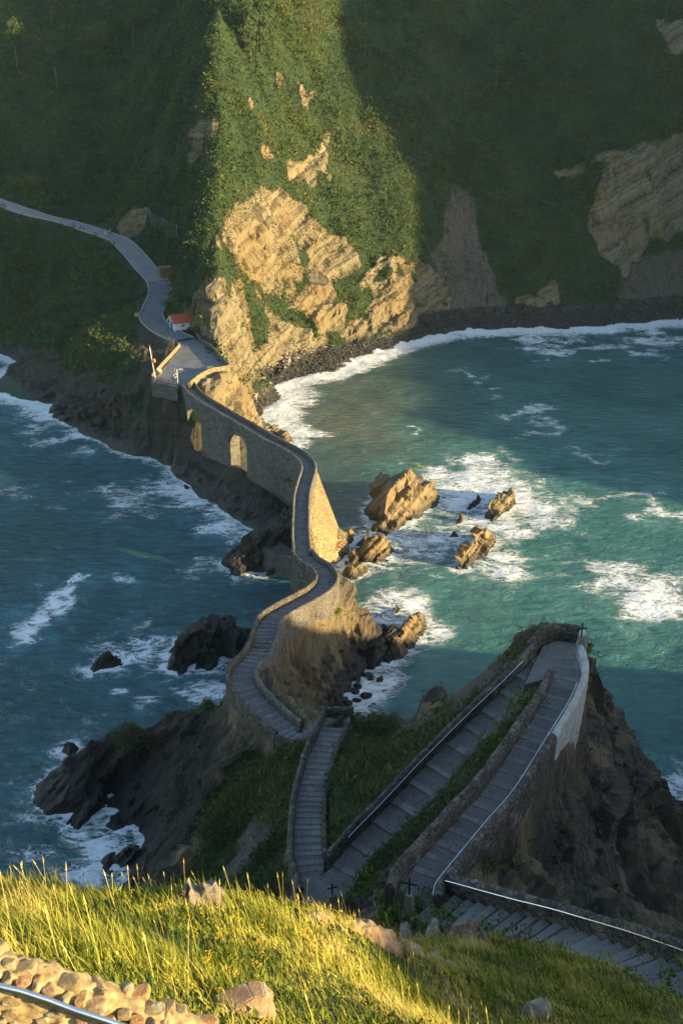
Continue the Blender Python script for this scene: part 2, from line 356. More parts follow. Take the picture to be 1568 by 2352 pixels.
# beds stand proud and recede on the bare faces
BED = np.array([-0.36, -0.16, 0.92]); bs = MX*BED[0]+MY*BED[1]+MZ*BED[2]+fbm(MX/9, MY/9, MZ/9, o=3, seed=31)*1.2
tu = MX*0.93+MZ*0.36; lay = blocks(bs, tu, MY+MZ*0.3, 1.5, 13.0, 41)*0.75+fbm(bs/2.2, bs*0+3.3, o=2, seed=41)*0.5; lay2 = blocks(bs, tu, MY, 0.62, 5, 47)
blk = np.abs(fbm(MX/2.6+lay*1.5, MY/2.6, MZ/2.0, o=3, seed=47))
gl = fbm(MX/7, MY/7, MZ/14, o=3, seed=52)
but = fbm((MX*0.9+MY*0.25)/5.5, MZ/30, o=3, seed=57)
disp = rockA*(lay*1.6+lay2*0.6-blk*0.8+gl*1.2+but*1.3)*np.clip((MZ-0.3)/2, 0.15, 1)
disp += (1-rockA)*(1-beachA)*np.clip(MZ/6, 0, 1)*(fbm(MX/1.7, MY/1.7, MZ/1.7, o=3, seed=61)*0.35)
disp += screeA*(np.abs(fbm(MX/1.5+MZ*0.1, MY/6, o=3, seed=63))*-1.2+0.3)
dr, _ = near_line(MX, MY, ROAD); dpl = np.where(ins, 0, d*0+9); disp *= sstep(2.6, 4.5, dr)
dp2, _ = near_line(MX, MY, np.array(PLAT+[PLAT[0]])); disp *= np.where(ins, 0, sstep(0.2, 2.0, dp2))
dbr, _ = near_line(MX, MY, BRIDGE); disp *= sstep(1.6, 4, dbr)
MV = np.stack([MX, MY, MZ], -1)+N3*disp[..., None]
# ================================================================== island terrain
ip = [tuple(q) for L in (CAUSE, STAIR1, RAMP, UPPER, STAIR2, HIDDEN) for q in L[::5]]
ip += [tuple(P(*q)) for q in [
  # gully inside the bend and the inlet
  (700,1650,4.5),(720,1600,3.0),(690,1585,5),(760,1620,0.5),(740,1660,3.5),(650,1600,8),(620,1560,11),
  (775,1310,9.6),(800,1350,8.2),(825,1390,4.5),(842,1432,0),(805,1480,2),(785,1555,0.5),(815,1420,5),
  # left flank and the ribs of rock
  (480,1602,9),(420,1632,5),(390,1640,6.5),(300,1662,6.6),(210,1700,5.6),(155,1740,3.6),(112,1850,0),(165,1885,0),(200,1800,3),(255,1828,0),(330,1770,1.5),(300,1720,4.5),
  (250,1872,0),(300,1800,3.2),(400,1750,5.5),(480,1680,8),(350,1850,2.6),(330,1905,0),(262,1975,0.3),(320,1935,0.3),(300,2000,0),(400,1950,8.5),(450,1850,10),(560,1750,13.5),(640,1850,19),(650,2000,23),(500,2000,14),(400,2040,9),(575,1690,11),(640,1730,15),(545,1640,10),
  # grass between the flights
  (850,1700,17.5),(880,1655,14),(780,1780,22),(770,1900,24.5),(800,1850,24),(900,1780,23.5),(950,1700,20),(1050,1600,20.5),(1150,1525,23.5),(1225,1482,28),(905,1640,11),(1000,1582,13.5),
  (1060,1800,30.4),(1150,1700,31),(900,1960,29.5),(860,2040,29),(1000,1880,30.3),
  # point and the right-hand cliff
  (1250,1462,30),(1330,1462,30.5),(1370,1492,29.5),(1385,1530,24),(1420,1640,13.5),(1452,1750,5),(1482,1802,0),(1360,1800,17),(1345,1650,27),(1290,1900,22),(1450,1900,8.5),(1200,2010,28),(1120,2010,31),(1400,2050,22),(1568,2000,8.5),(1500,2120,25),(1350,2120,33),(1568,2180,34),
  # near slope
  (-100,2060,58.5),(0,2062,58.2),(150,2062,57.8),(300,2062,57.4),(450,2064,57),(600,2082,56.2),(720,2112,55.3),(820,2142,54.2),(950,2190,52.4),(1080,2252,49.6),
  (-100,2190,62.6),(0,2196,62.6),(300,2298,62.3),(450,2240,60.3),(600,2330,60),(800,2240,56.5),(900,2320,55.2),(1080,2345,52.5),(1200,2290,48.2),(1250,2350,51.2),(1400,2310,47.6),(1150,2200,44.5),(1000,2150,43),(1300,2230,45),(1500,2330,47.5),(150,2130,60.0)]]
ip += [(-8,21,46),(-2,24,42.5),(2,27,39),(-14,24,42),(-8,30,34),(-1,33,31.5),(3,30,36),
  (0,0,63.6),(0,-10,65),(-12,0,64.5),(12,0,63.5),(8,4,60.5),(14,8,54),(-20,5,62),(-28,20,46),(-33,40,18),(-34,58,0),(-48,30,10),(-62,15,0),(-40,0,45),(-40,-25,55),(0,-30,72),
  (40,-30,78),(40,-18,66.5),(42,-5,64.0),(46,8,60),(50,22,56),(54,36,50),(56,50,42),(57,62,33),(58,70,27),(58,82,18),(58,91,9),(60,100,0),(60,108,-3),(30,-5,62),(30,10,50),(34,28,38),(36,45,24),(40,62,9),(38,75,0),(44,85,-1),(32,60,5),(80,0,40),(80,50,12),(85,75,0),(95,20,0),(70,-30,60),(100,-30,0),  # unseen shoulder on the right, heights shaped to shade paths and grass
  (5,94,-3),(12,93,-3),(20,88,-3),(28,88,-3),(36,92,-4),(4,84,-1.5),(5,78,1),(2,98,-1),(8,104,-3.5),(8,114,-3.5),(-1,116,-3),(-8,116,-3),
  (-12.5,96,-1.5),(-14,90,-1),(-13,86,4),(-16,90,-1),(-10.5,104,-2),(-7,111,-2),(-20,95,-4),(-30,92,-4),(-36,80,-4),(-30,70,-3),(-27,66,-3),(-24,62,-1),(-40,62,-4),(-22,88,-1.5),(-27,86,-2),(-33,84,-3),(-50,100,-4),(30,110,-5),(70,110,-5),(-70,60,-5),(-70,110,-5)]
ifield = RBF(ip)
ixs = axis([(-72,-34,1.5),(-34,34,0.32),(34,64,1.0),(64,110,4)]); iys = axis([(-40,-4,2.5),(-4,26,0.25),(26,100,0.34),(100,120,0.8)])
IX, IY = np.meshgrid(ixs, iys); IZ = ifield(IX, IY)
IZ += np.clip((IZ-0.5)/6, 0, 1)*fbm(IX/8, IY/8, o=4, seed=103)*sstep(10, 30, IY)*0.9
for L, hw in ((CAUSE, 1.1), (STAIR1, 1.0), (RAMP, 1.05), (UPPER, 1.0), (STAIR2, 1.1), (HIDDEN, 1.0)):
    IZ = carve(IX, IY, IZ, L, hw, 0.9, 0.25)
IZ = np.maximum(IZ, -5)
NI = grid_normals(IX, IY, IZ); islope = np.degrees(np.arccos(np.clip(NI[..., 2], -1, 1)))
isx, isy = sheet(IX, IY, IZ); jx = isx+fbm(IX/2, IY/2, IZ/2, o=4, seed=121)*30; jy = isy+fbm(IX/2, IY/2, IZ/2, o=4, seed=122)*30
def ipolys(ps):
    m = np.zeros(IX.shape, bool)
    for p in ps: m |= inpoly(p, jx, jy)
    return m
ivis = IY > 14
igrass = ipolys([[(775,1660),(880,1640),(900,1690),(960,1690),(1080,1560),(1220,1470),(1265,1470),(1180,1600),(780,2010),(735,1930),(740,1780)],[(780,2050),(880,1960),(1010,1830),(1240,1580),(1255,1600),(1080,1800),(870,2060),(800,2100)],
  [(430,1640),(480,1590),(540,1540),(560,1580),(500,1620)],[(420,2060),(480,1860),(540,1760),(660,1720),(700,1720),(670,1850),(660,2080)],[(250,1700),(330,1655),(360,1660),(290,1720)],
  [(1170,1900),(1250,1850),(1280,1900),(1180,2000),(1060,2010)],[(880,2080),(960,2110),(1300,2180),(1600,2290),(1600,2400),(600,2400),(700,2120),(880,2130)]])
isoil = ipolys([[(1000,1610),(1100,1530),(1180,1490),(1130,1560),(1040,1630)],[(560,1900),(620,1840),(600,1960),(500,2040)],[(880,1660),(960,1600),(960,1660)]])
foreg = (IY < 19) & (IZ > 42); igrass = (igrass & (islope < 60)) | (foreg & (islope < 58)); igrass &= ~isoil
offi = (np.abs(IX) > 30) & (islope < 42) & (IZ > 8); igrass |= offi
igr = blurmask(igrass, 2); iso = blurmask(isoil, 2); irk = np.clip(1-igr-iso, 0, 1)
BED2 = np.array([-0.62, -0.12, 0.77]); bs2 = IX*BED2[0]+IY*BED2[1]+IZ*BED2[2]+fbm(IX/6, IY/6, IZ/6, o=3, seed=131)*0.7
l2 = blocks(bs2, IX*.7+IZ*.7, IY, 0.85, 6.0, 141)*0.7+blocks(bs2, IX*.7+IZ*.7, IY, 0.36, 2.5, 145)*0.25+fbm(bs2/1.6, bs2*0+5, o=2, seed=141)*0.5; b2 = np.abs(fbm(IX/1.8, IY/1.8, IZ/1.8, o=4, seed=147)); g2 = fbm(IX/4.5, IY/4.5, IZ/7, o=3, seed=149)
idisp = irk*(l2*1.4-b2*0.7+g2*0.7)+igr*fbm(IX/1.2, IY/1.2, o=3, seed=151)*0.12
for L, hw in ((CAUSE, 1.5), (STAIR1, 1.35), (RAMP, 1.4), (UPPER, 1.35), (STAIR2, 1.4), (HIDDEN, 1.2)):
    dd, _ = near_line(IX, IY, L); idisp *= sstep(hw, hw+1.2, dd)
idisp *= sstep(2, 9, np.hypot(IX, IY))
IV = np.stack([IX, IY, IZ], -1)+NI*idisp[..., None]

darkA = blurmask(polys_dark := inpoly([(-80,760),(60,785),(200,800),(310,740),(335,700),(415,790),(360,870),(412,895),(420,900),(700,1075),(720,1260),(380,1110),(290,1090),(120,980),(-80,900)], sx, sy) & (MX < -4), 3)  # dark slate of the left shore, its shade put into the tone too

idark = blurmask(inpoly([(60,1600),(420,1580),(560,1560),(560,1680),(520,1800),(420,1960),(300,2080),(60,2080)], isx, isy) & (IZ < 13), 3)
iochre = 0.0*IX+sstep(0.05, 0.45, fbm(IX/2.0, IY/2.0, IZ/2.5, o=4, seed=161))
iochre = np.maximum(iochre, 0.95*blurmask(inpoly([(620,1440),(770,1370),(850,1400),(830,1500),(780,1660),(700,1700),(640,1600)], isx, isy), 3)*sstep(-0.35, 0.25, fbm(IX/0.9, IY/0.9, IZ/1.8, o=4, seed=171)))
# ================================================================== ground materials
def veg_colour(mb, dark, mid, dry, f=0.35):
    c = mb.ramp(mb.noise(f, 5, 0.65), [(0.32, dark), (0.55, mid), (0.75, dry)])
    return mb.mix(mb.map(mb.noise(f*9, 4, 0.7), 0.35, 0.7), c, tuple(x*0.55 for x in dark), 'MIX')
def land_material(name, bed, tone, veg, soil, wetz=2.2, freq=1.0):
    mb = MB(name)
    rc, rh = strata(mb, bed, tone, freq)
    z = mb.n('SeparateXYZ', {0: mb.P()}).outputs
    fine = mb.noise(1.6, 5, 0.7)
    rc = mb.mix(mb.math('MULTIPLY', mb.attr('ochre'), 0.55), rc, (0.27, 0.195, 0.095))
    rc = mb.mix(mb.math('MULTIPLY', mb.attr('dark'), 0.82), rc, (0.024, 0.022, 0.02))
    wet = mb.map(mb.math('ADD', z[2], mb.math('MULTIPLY', fine, -2.5)), wetz-1.6, wetz, 1, 0)
    rc = mb.mix(mb.math('MULTIPLY', wet, 0.8), rc, (0.018, 0.018, 0.017))
    vc = veg_colour(mb, *veg)
    sc = mb.ramp(mb.noise(2.2, 5, 0.7), [(0.3, tuple(0.45*x for x in soil)), (0.5, soil), (0.68, tuple(1.5*x for x in soil))])
    peb = mb.n('TexVoronoi', {'Vector': mb.P(), 'Scale': 2.2}, feature='F1')
    pc = mb.mix(0.75, mb.ramp(mb.noise(0.5, 3), [(0.35, (0.035, 0.032, 0.028)), (0.7, (0.17, 0.145, 0.11))]), peb.outputs['Color'], 'MULTIPLY')
    pc = mb.mix(wet, pc, (0.03, 0.028, 0.026))
    def edge(a): return mb.map(mb.math('ADD', mb.attr(a), mb.math('MULTIPLY', mb.math('SUBTRACT', fine, 0.5), 0.9)), 0.35, 0.6)
    c = mb.mix(edge('rock'), vc, rc); c = mb.mix(edge('soil'), c, sc); c = mb.mix(edge('beach'), c, pc)
    h = mb.math('ADD', mb.math('MULTIPLY', rh, edge('rock')), mb.math('MULTIPLY', fine, 0.5))
    h = mb.math('ADD', h, mb.math('MULTIPLY', mb.math('MULTIPLY', peb.outputs['Distance'], edge('beach')), -0.8))
    rough = mb.map(wet, 0, 1, 0.9, 0.45)
    return mb.out(c, rough, mb.bump(h, 0.9, 0.45), 0.25)
M_land = land_material('mainland_ground', tuple(BED), (0.195, 0.163, 0.098), ((0.018, 0.036, 0.014), (0.034, 0.060, 0.018), (0.075, 0.075, 0.022)), (0.10, 0.082, 0.062), freq=0.5)
M_isle = land_material('island_ground', tuple(BED2), (0.095, 0.08, 0.062), ((0.03, 0.045, 0.016), (0.055, 0.075, 0.024), (0.085, 0.075, 0.03)), (0.075, 0.064, 0.055))
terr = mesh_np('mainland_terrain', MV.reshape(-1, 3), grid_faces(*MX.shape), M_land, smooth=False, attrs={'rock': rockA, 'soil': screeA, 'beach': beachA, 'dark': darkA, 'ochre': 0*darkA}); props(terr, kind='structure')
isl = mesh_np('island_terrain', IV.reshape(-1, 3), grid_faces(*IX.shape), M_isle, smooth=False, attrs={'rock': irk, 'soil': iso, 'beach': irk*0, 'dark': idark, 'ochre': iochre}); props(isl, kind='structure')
# ================================================================== sea
from math import floor
def sample(axx, axy, Z, X, Y, outv):
    i = np.clip(np.searchsorted(axx, X)-1, 0, len(axx)-2); j = np.clip(np.searchsorted(axy, Y)-1, 0, len(axy)-2)
    fx = np.clip((X-axx[i])/(axx[i+1]-axx[i]), 0, 1); fy = np.clip((Y-axy[j])/(axy[j+1]-axy[j]), 0, 1)
    z = Z[j, i]*(1-fx)*(1-fy)+Z[j, i+1]*fx*(1-fy)+Z[j+1, i]*(1-fx)*fy+Z[j+1, i+1]*fx*fy
    return np.where((X < axx[0]) | (X > axx[-1]) | (Y < axy[0]) | (Y > axy[-1]), outv, z)
def land_z(X, Y): return np.maximum(sample(mx, my, MV[..., 2], X, Y, -9), sample(ixs, iys, IV[..., 2], X, Y, -9))
# ------------------------------------------------------------------ rocks standing in the water
def rock_material(name, bed, tone, wetz=0.9):
    mb = MB(name); rc, rh = strata(mb, bed, tone, 1.6); z = mb.n('SeparateXYZ', {0: mb.P()}).outputs[2]
    fine = mb.noise(1.6, 6, 0.7); wet = mb.map(mb.math('ADD', z, mb.math('MULTIPLY', fine, -1.6)), wetz-1.4, wetz, 1, 0)
    c = mb.mix(mb.math('MULTIPLY', wet, 0.85), rc, (0.02, 0.019, 0.017))
    return mb.out(c, mb.map(wet, 0, 1, 0.85, 0.4), mb.bump(rh, 0.9, 0.3), 0.3)
BED3 = np.array([-0.72, 0.25, 0.62])
M_stack = rock_material('sea_stack_rock', tuple(BED3), (0.235, 0.18, 0.098))
M_dark = rock_material('dark_slate_rock', tuple(BED2), (0.05, 0.043, 0.036), 2.5)
rock_fields = []
def sea_rock(name, label, outline, crest, mat, group=None, amp=1.0, seed=0, bed=BED3):
    o = [P(a, b, 0) for a, b in outline]; c = [P(*q) for q in crest]
    oo = smooth_line(o+[o[0]], 0.5); ctr = oo[:, :2].mean(0); A = np.array([tuple(q) for q in oo]+[tuple(q) for q in c])
    lo = A[:, :2].min(0)-1.5; hi = A[:, :2].max(0)+1.5
    h = max(0.12, min(0.26, (hi-lo).max()/80)); xs = np.arange(lo[0], hi[0], h); ys = np.arange(lo[1], hi[1], h)
    X, Y = np.meshgrid(xs, ys); m = max(q[2] for q in c)
    # tilted slab: smooth bedding top cut by steep broken sides
    top = RBF([tuple(q) for q in c]+[(q[0], q[1], 0.5*c[int(np.argmin([np.hypot(q[0]-w[0], q[1]-w[1]) for w in c]))][2]) for q in oo[::3]])(X, Y)*1.05
    dl, _ = near_line(X, Y, oo*[1, 1, 0]); inside = inpoly([(q[0], q[1]) for q in oo], X, Y); sdd = np.where(inside, dl, -dl)+0.5*fbm(X/1.4, Y/1.4, o=3, seed=seed+1)
    steep = 2.4+1.2*fbm(X/3, Y/3, o=2, seed=seed+2); Z = np.minimum(np.maximum(top, -0.6)+0.5, sdd*steep-0.3); Z = np.maximum(Z, -3.0)
    n3 = grid_normals(X, Y, Z); s = X*bed[0]+Y*bed[1]+Z*bed[2]+fbm(X/3, Y/3, Z/3, o=2, seed=seed)*0.5
    k = amp*min(1, m/5+0.25)
    tu = X*0.7+Z*0.7; dsp = k*(blocks(s, tu, Y, 0.85, 5.0, seed+3)*0.95+blocks(s, tu, Y, 0.36, 2.0, seed+4)*0.3+fbm(s/1.7, s*0+7, o=2, seed=seed+3)*0.4-np.abs(fbm(X/1.6, Y/1.6, Z/1.6, o=4, seed=seed+5))*0.3+fbm(X/2.8, Y/2.8, Z/2.8, o=2, seed=seed+9)*0.25+0.1)
    V = np.stack([X, Y, Z], -1)+n3*dsp[..., None]
    F = grid_faces(*X.shape); zz = V[..., 2].ravel(); F = F[(zz[F] > -1.4).any(1)]
    used = np.unique(F); mp_ = np.full(X.size, -1); mp_[used] = np.arange(len(used))
    org = np.array([ctr[0], ctr[1], 0]); ob = mesh_np(name, V.reshape(-1, 3)[used]-org, mp_[F], mat, smooth=False); ob.location = org
    rock_fields.append((xs, ys, V[..., 2])); return props(ob, label, 'rock', group)
SR = sea_rock
SR('sea_stack', 'tall golden layered sea stack with green tuft on its peak', [(838,1172),(850,1197),(876,1228),(930,1207),(985,1168),(1004,1148),(990,1128),(950,1122),(880,1130),(848,1152)],
   [(862,1185,2.2),(885,1160,4.2),(905,1132,6.0),(940,1096,7.8),(962,1074,8.6),(976,1070,8.4),(984,1092,6.2),(955,1140,4.0),(986,1138,2.4),(912,1188,2.6),(875,1205,1.6),(930,1150,4.6)], M_stack, seed=201)
SR('sea_rock', 'wedge of brown rock in white surf beyond the tall stack', [(1101,1195),(1140,1194),(1178,1170),(1186,1150),(1165,1140),(1120,1166)], [(1116,1180,1.3),(1140,1150,2.8),(1165,1122,4.0),(1177,1127,3.2),(1165,1152,2)], M_stack, seed=211)
SR('sea_rock', 'thin dark sliver of rock beside the brown wedge rock', [(1070,1172),(1085,1170),(1105,1148),(1095,1143)], [(1080,1158,.9),(1098,1138,1.4)], M_dark, seed=215)
SR('sea_rock', 'leaning brown rock with pitted sunlit edge south of the wedge', [(1031,1309),(1060,1310),(1092,1287),(1127,1260),(1130,1240),(1100,1238),(1066,1270)], [(1050,1290,1.5),(1075,1255,3.1),(1100,1218,4.2),(1120,1217,3.7),(1107,1250,2.2),(1085,1275,1.5)], M_stack, seed=221)
SR('sea_rock', 'tiny golden rock awash between stack and wedge', [(1048,1204),(1066,1204),(1067,1190),(1055,1188)], [(1058,1188,1.1)], M_stack, seed=225)
SR('sea_rock', 'small flat black rock awash by the leaning rock', [(1032,1235),(1056,1235),(1050,1224),(1036,1226)], [(1043,1226,.7)], M_dark, seed=227)
SR('sea_rock', 'dark jagged rock rising from surf against the bridge pier', [(742,1292),(778,1292),(803,1264),(822,1240),(806,1230),(762,1266)], [(765,1270,1.6),(790,1246,2.6),(812,1224,3.0)], M_stack, seed=231)
SR('sea_rock', 'layered golden rock with a foaming channel behind the pier', [(788,1300),(830,1292),(882,1290),(900,1272),(886,1253),(838,1257),(808,1275)], [(825,1270,1.9),(860,1239,3.4),(886,1250,2.1),(850,1270,1.9)], M_stack, seed=235)
SR('sea_rock', 'low golden rock at the mouth of the foaming channel', [(781,1324),(815,1330),(844,1313),(830,1299),(800,1301)], [(805,1305,1.8),(830,1299,1.3)], M_stack, seed=239)
SR('sea_rock', 'narrow dark fin of rock inside the foaming channel', [(820,1253),(832,1254),(852,1236),(840,1232)], [(835,1238,1.3)], M_stack, seed=241)
SR('sea_rock', 'big dark rock with sunlit tip below the stair cliff', [(796,1500),(812,1532),(860,1535),(908,1503),(934,1480),(902,1450),(850,1446),(812,1468)], [(828,1470,5),(860,1441,6.6),(896,1422,6.4),(902,1450,4),(880,1490,3),(906,1470,2.2),(838,1505,2.6)], M_dark, seed=245)  # slate-dark material here carries the shade that falls on this rock
SR('sea_rock', 'slanting rock with bright yellow crest in the surf', [(882,1508),(910,1508),(942,1482),(968,1445),(972,1424),(945,1427),(908,1470)], [(905,1480,2.2),(930,1440,3.7),(953,1407,4.7),(966,1404,4.1)], M_stack, seed=251)
SR('sea_rock', 'small brown tip of rock in spray', [(891,1416),(910,1411),(920,1398),(905,1399)], [(905,1398,1.3)], M_stack, seed=255)
SR('sea_rock', 'broad black rock ringed by foam on the shaded side', [(380,1536),(400,1550),(432,1536),(465,1532),(482,1542),(512,1512),(545,1522),(592,1490),(572,1463),(520,1450),(440,1455),(392,1500)], [(402,1490,2.6),(450,1441,5.2),(500,1434,6.0),(540,1451,5.2),(566,1476,3.6),(480,1480,4.2),(430,1500,2.6)], M_dark, seed=261, bed=BED2)
SR('sea_rock', 'small pointed black rock alone in the shaded water', [(208,1538),(240,1532),(264,1530),(278,1522),(255,1512),(228,1521)], [(235,1512,1.9),(262,1492,3.0),(256,1511,2)], M_dark, seed=265, bed=BED2)
SR('sea_rock', 'little black rock off the long slate rib', [(136,1729),(165,1737),(183,1722),(160,1710)], [(158,1715,1.3)], M_dark, seed=269, bed=BED2)
SR('rock_rib', 'dark slab of slate running into the sea under the bridge', [(503,1294),(530,1314),(590,1316),(650,1312),(690,1250),(690,1215),(650,1208),(600,1232),(548,1268)], [(530,1284,1.2),(580,1247,4.2),(640,1207,6.6),(676,1183,7.8),(570,1298,1.2),(640,1280,3.2),(680,1225,6.2)], M_dark, seed=271, bed=BED2)
SR('sea_rock', 'blocky black rock at the foot of the right-hand cliff', [(1455,1850),(1466,1925),(1524,1940),(1545,1880),(1536,1832),(1488,1812)], [(1478,1802,4.6),(1514,1808,4.8),(1530,1842,3.2),(1500,1872,2.6)], M_dark, seed=275, bed=BED2)
SR('sea_rock', 'ragged brown rock peeping over the bridge parapet', [(600,1004),(660,1024),(668,1004),(625,988)], [(625,985,1.8),(650,999,1.4)], M_stack, seed=279)
SR('sea_rock', 'low black rocks at the end of the surf-beaten rib', [(250,1985),(300,1990),(330,1965),(300,1950),(262,1965)], [(285,1962,1.3),(310,1955,1.2)], M_dark, seed=283, bed=BED2)
# ------------------------------------------------------------------ sea surface
sxx = axis([(-900,-300,100),(-300,-84,6),(-84,104,0.66),(104,300,6),(300,900,100)]); syy = axis([(-700,-100,100),(-100,44,4),(44,110,0.55),(110,285,0.72),(285,300,3),(300,900,100)])
GX, GY = np.meshgrid(sxx, syy); lz = land_z(GX, GY)
for xs, ys, Z in rock_fields: lz = np.maximum(lz, sample(xs, ys, Z, GX, GY, -9))
land = lz > 0.0; dist = np.where(land, 0.0, 60.0)
gxs = np.diff(sxx, append=sxx[-1]+100)[None, :]; gys = np.diff(syy, append=syy[-1]+100)[:, None]
for _ in range(34):
    dist[:, 1:] = np.minimum(dist[:, 1:], dist[:, :-1]+gxs[:, :-1]); dist[:, :-1] = np.minimum(dist[:, :-1], dist[:, 1:]+gxs[:, :-1])
    dist[1:] = np.minimum(dist[1:], dist[:-1]+gys[:-1]); dist[:-1] = np.minimum(dist[:-1], dist[1:]+gys[:-1])
ux, uy = sheet(GX, GY, 0*GX); wob = fbm(GX/7, GY/7, o=4, seed=301); ux2 = ux+wob*70; uy2 = uy+fbm(GX/7, GY/7, o=4, seed=305)*50
foam = 0.9*np.exp(-dist/(1.1+0.9*(fbm(GX/9, GY/9, o=2, seed=309)+0.6)))
aer = 0.55*np.exp(-dist/5.0)
right = (GX > -6)
bd = sstep(13, 1, dist)*(GY > 185)*(GX > -25); foam = np.maximum(foam, bd*1.15); 
bd = sstep(7, 0.5, dist)*(GY > 195)*(GX < -40); foam = np.maximum(foam, bd*1.0)
for a, b, rx, ry, k in [(1090,1125,110,42,.78),(1190,1150,110,36,.95),(1060,1095,90,26,.8),(1250,1190,90,34,.55),(1000,1250,130,50,.5),(1130,1290,90,50,.55),(870,1430,100,50,.6),(900,1380,100,34,.55),(960,1405,50,36,.95),(850,1590,75,52,.9),(800,1640,50,40,.9),(1500,1375,110,50,.8),(1400,1335,120,26,.55),(1530,1165,80,12,.75),(1430,1148,90,9,.5),(1200,938,50,13,.62),(1260,985,90,16,.36),(1500,790,80,26,.66),(1330,790,190,16,.42),(640,1000,40,60,.65),(1545,1800,40,50,.75),(1240,805,40,10,.7),(1050,860,60,8,.4),(1110,1200,120,40,.6),(930,1240,40,60,.55),(870,1260,40,40,.6),
  (15,1470,26,14,1),(45,1446,28,15,1),(78,1424,28,15,1),(108,1398,22,16,1),(135,1368,18,18,1),(165,1337,32,10,.9),(300,1330,28,14,.7),(255,1500,55,36,.55),(340,1480,60,70,.5),(480,1565,55,28,.85),(420,1590,70,22,.55),(250,1592,26,9,.75),(310,1620,40,10,.6),(40,880,60,60,1),(105,945,60,26,.85),(200,1000,50,18,.8),(340,1062,50,18,.75),(440,1140,70,36,.75),(520,1200,70,30,.8),(400,1110,60,40,.6),(235,1960,60,80,1),(160,1880,55,70,.55),(190,2030,80,36,.85),(60,1960,50,40,.42),(300,1150,90,40,.4),(560,1480,40,30,.6),(470,1320,60,16,.35),(30,1130,40,20,.4),(130,1020,50,16,.45),(90,1350,25,8,.4),(300,950,1,1,0),(1350,1050,60,10,.35),(1180,1060,50,9,.35),(930,968,14,5,.7),(1130,890,20,4,.55),(650,930,50,30,.5)]:
    g = np.exp(-(((ux2-a)/rx)**2+((uy2-b)/ry)**2)); foam = np.maximum(foam, g*k)
    aer = np.maximum(aer, k*0.85*np.exp(-(((ux2-a)/(rx*1.9+20))**2+((uy2-b)/(ry*1.9+20))**2)))
sand = np.exp(-(((ux2-780)/250)**2+((uy2-960)/120)**2))*(GX > -12)
green = sstep(-8, 14, GX+wob*6)*sstep(300, 170, GY+wob*30)*sstep(62, 95, GY)  # greener, brighter water on the right: sunlit tone put into the colour
wz = 0.22*fbm(GX/6, GY/4, o=4, seed=331)+0.25*foam*fbm(GX/2.2, GY/2.2, o=3, seed=337)
wz = wz*sstep(400, 200, np.hypot(GX, GY-100))
def sea_material():
    mb = MB('sea_water'); f = mb.attr('foam'); a = mb.attr('aerated'); g = mb.attr('green'); sd = mb.attr('sand')
    deep = mb.mix(g, (0.020, 0.072, 0.076), (0.050, 0.155, 0.135))
    deep = mb.mix(mb.math('MULTIPLY', sd, 0.75), deep, (0.13, 0.14, 0.10))
    deep = mb.mix(mb.map(mb.noise(0.06, 4), 0.42, 0.66, 0, 0.55), deep, (0.014, 0.062, 0.068))
    an = mb.math('MULTIPLY', a, mb.map(mb.noise(0.22, 5, 0.6, dist=1.0), 0.3, 0.65))
    c = mb.mix(mb.math('MULTIPLY', an, 0.85, clamp=True), deep, mb.mix(g, (0.06, 0.25, 0.30), (0.14, 0.33, 0.30)))
    # foam: wisps where thin, solid where thick
    m2 = mb.n('Mapping', {'Vector': mb.P(), 'Rotation': (0, 0, 0.35), 'Scale': (0.62, 1.3, 1)}).outputs[0]
    r1 = mb.math('ABSOLUTE', mb.math('SUBTRACT', mb.noise(0.26, 5, 0.6, vec=m2, dist=2.2), 0.5))
    r2 = mb.math('ABSOLUTE', mb.math('SUBTRACT', mb.noise(0.8, 4, 0.6, vec=m2, dist=1.8), 0.5))
    n1 = mb.noise(0.30, 5, 0.62, vec=m2, dist=1.2)
    fe = mb.math('ADD', f, mb.math('MULTIPLY', mb.math('SUBTRACT', n1, 0.5), 1.1))
    wid = mb.math('MULTIPLY', mb.map(fe, 0.12, 1.1, 0, 1, False), 0.16)
    va = mb.map(mb.math('SUBTRACT', wid, r1), -0.03, 0.05); vb = mb.map(mb.math('SUBTRACT', mb.math('MULTIPLY', wid, 0.85), r2), -0.035, 0.05)
    veins = mb.math('MULTIPLY', mb.math('MAXIMUM', va, mb.math('MULTIPLY', vb, 0.85)), mb.map(fe, 0.08, 0.4))
    solid = mb.math('MULTIPLY', mb.map(fe, 0.72, 1.25), mb.map(r2, 0.0, 0.16, 1.0, 0.62))
    fo = mb.math('MAXIMUM', veins, solid)
    col = mb.mix(fo, c, (0.78, 0.82, 0.84))
    w = mb.n('Mapping', {'Vector': mb.P(), 'Rotation': (0, 0, 0.5), 'Scale': (0.6, 1.25, 1)}).outputs[0]
    h = mb.math('ADD', mb.math('MULTIPLY', mb.noise(0.55, 6, 0.62, vec=w, dist=0.6), 1.0), mb.math('MULTIPLY', fo, 0.16))
    return mb.out(col, mb.map(fo, 0, 1, 0.12, 0.75), mb.bump(h, 1.0, 0.85), 0.5)
sea = mesh_np('sea', np.stack([GX, GY, wz], -1).reshape(-1, 3), grid_faces(*GX.shape), sea_material(), attrs={'foam': np.clip(foam, 0, 1.2), 'aerated': np.clip(aer, 0, 1), 'green': green, 'sand': sand})
props(sea, kind='structure')
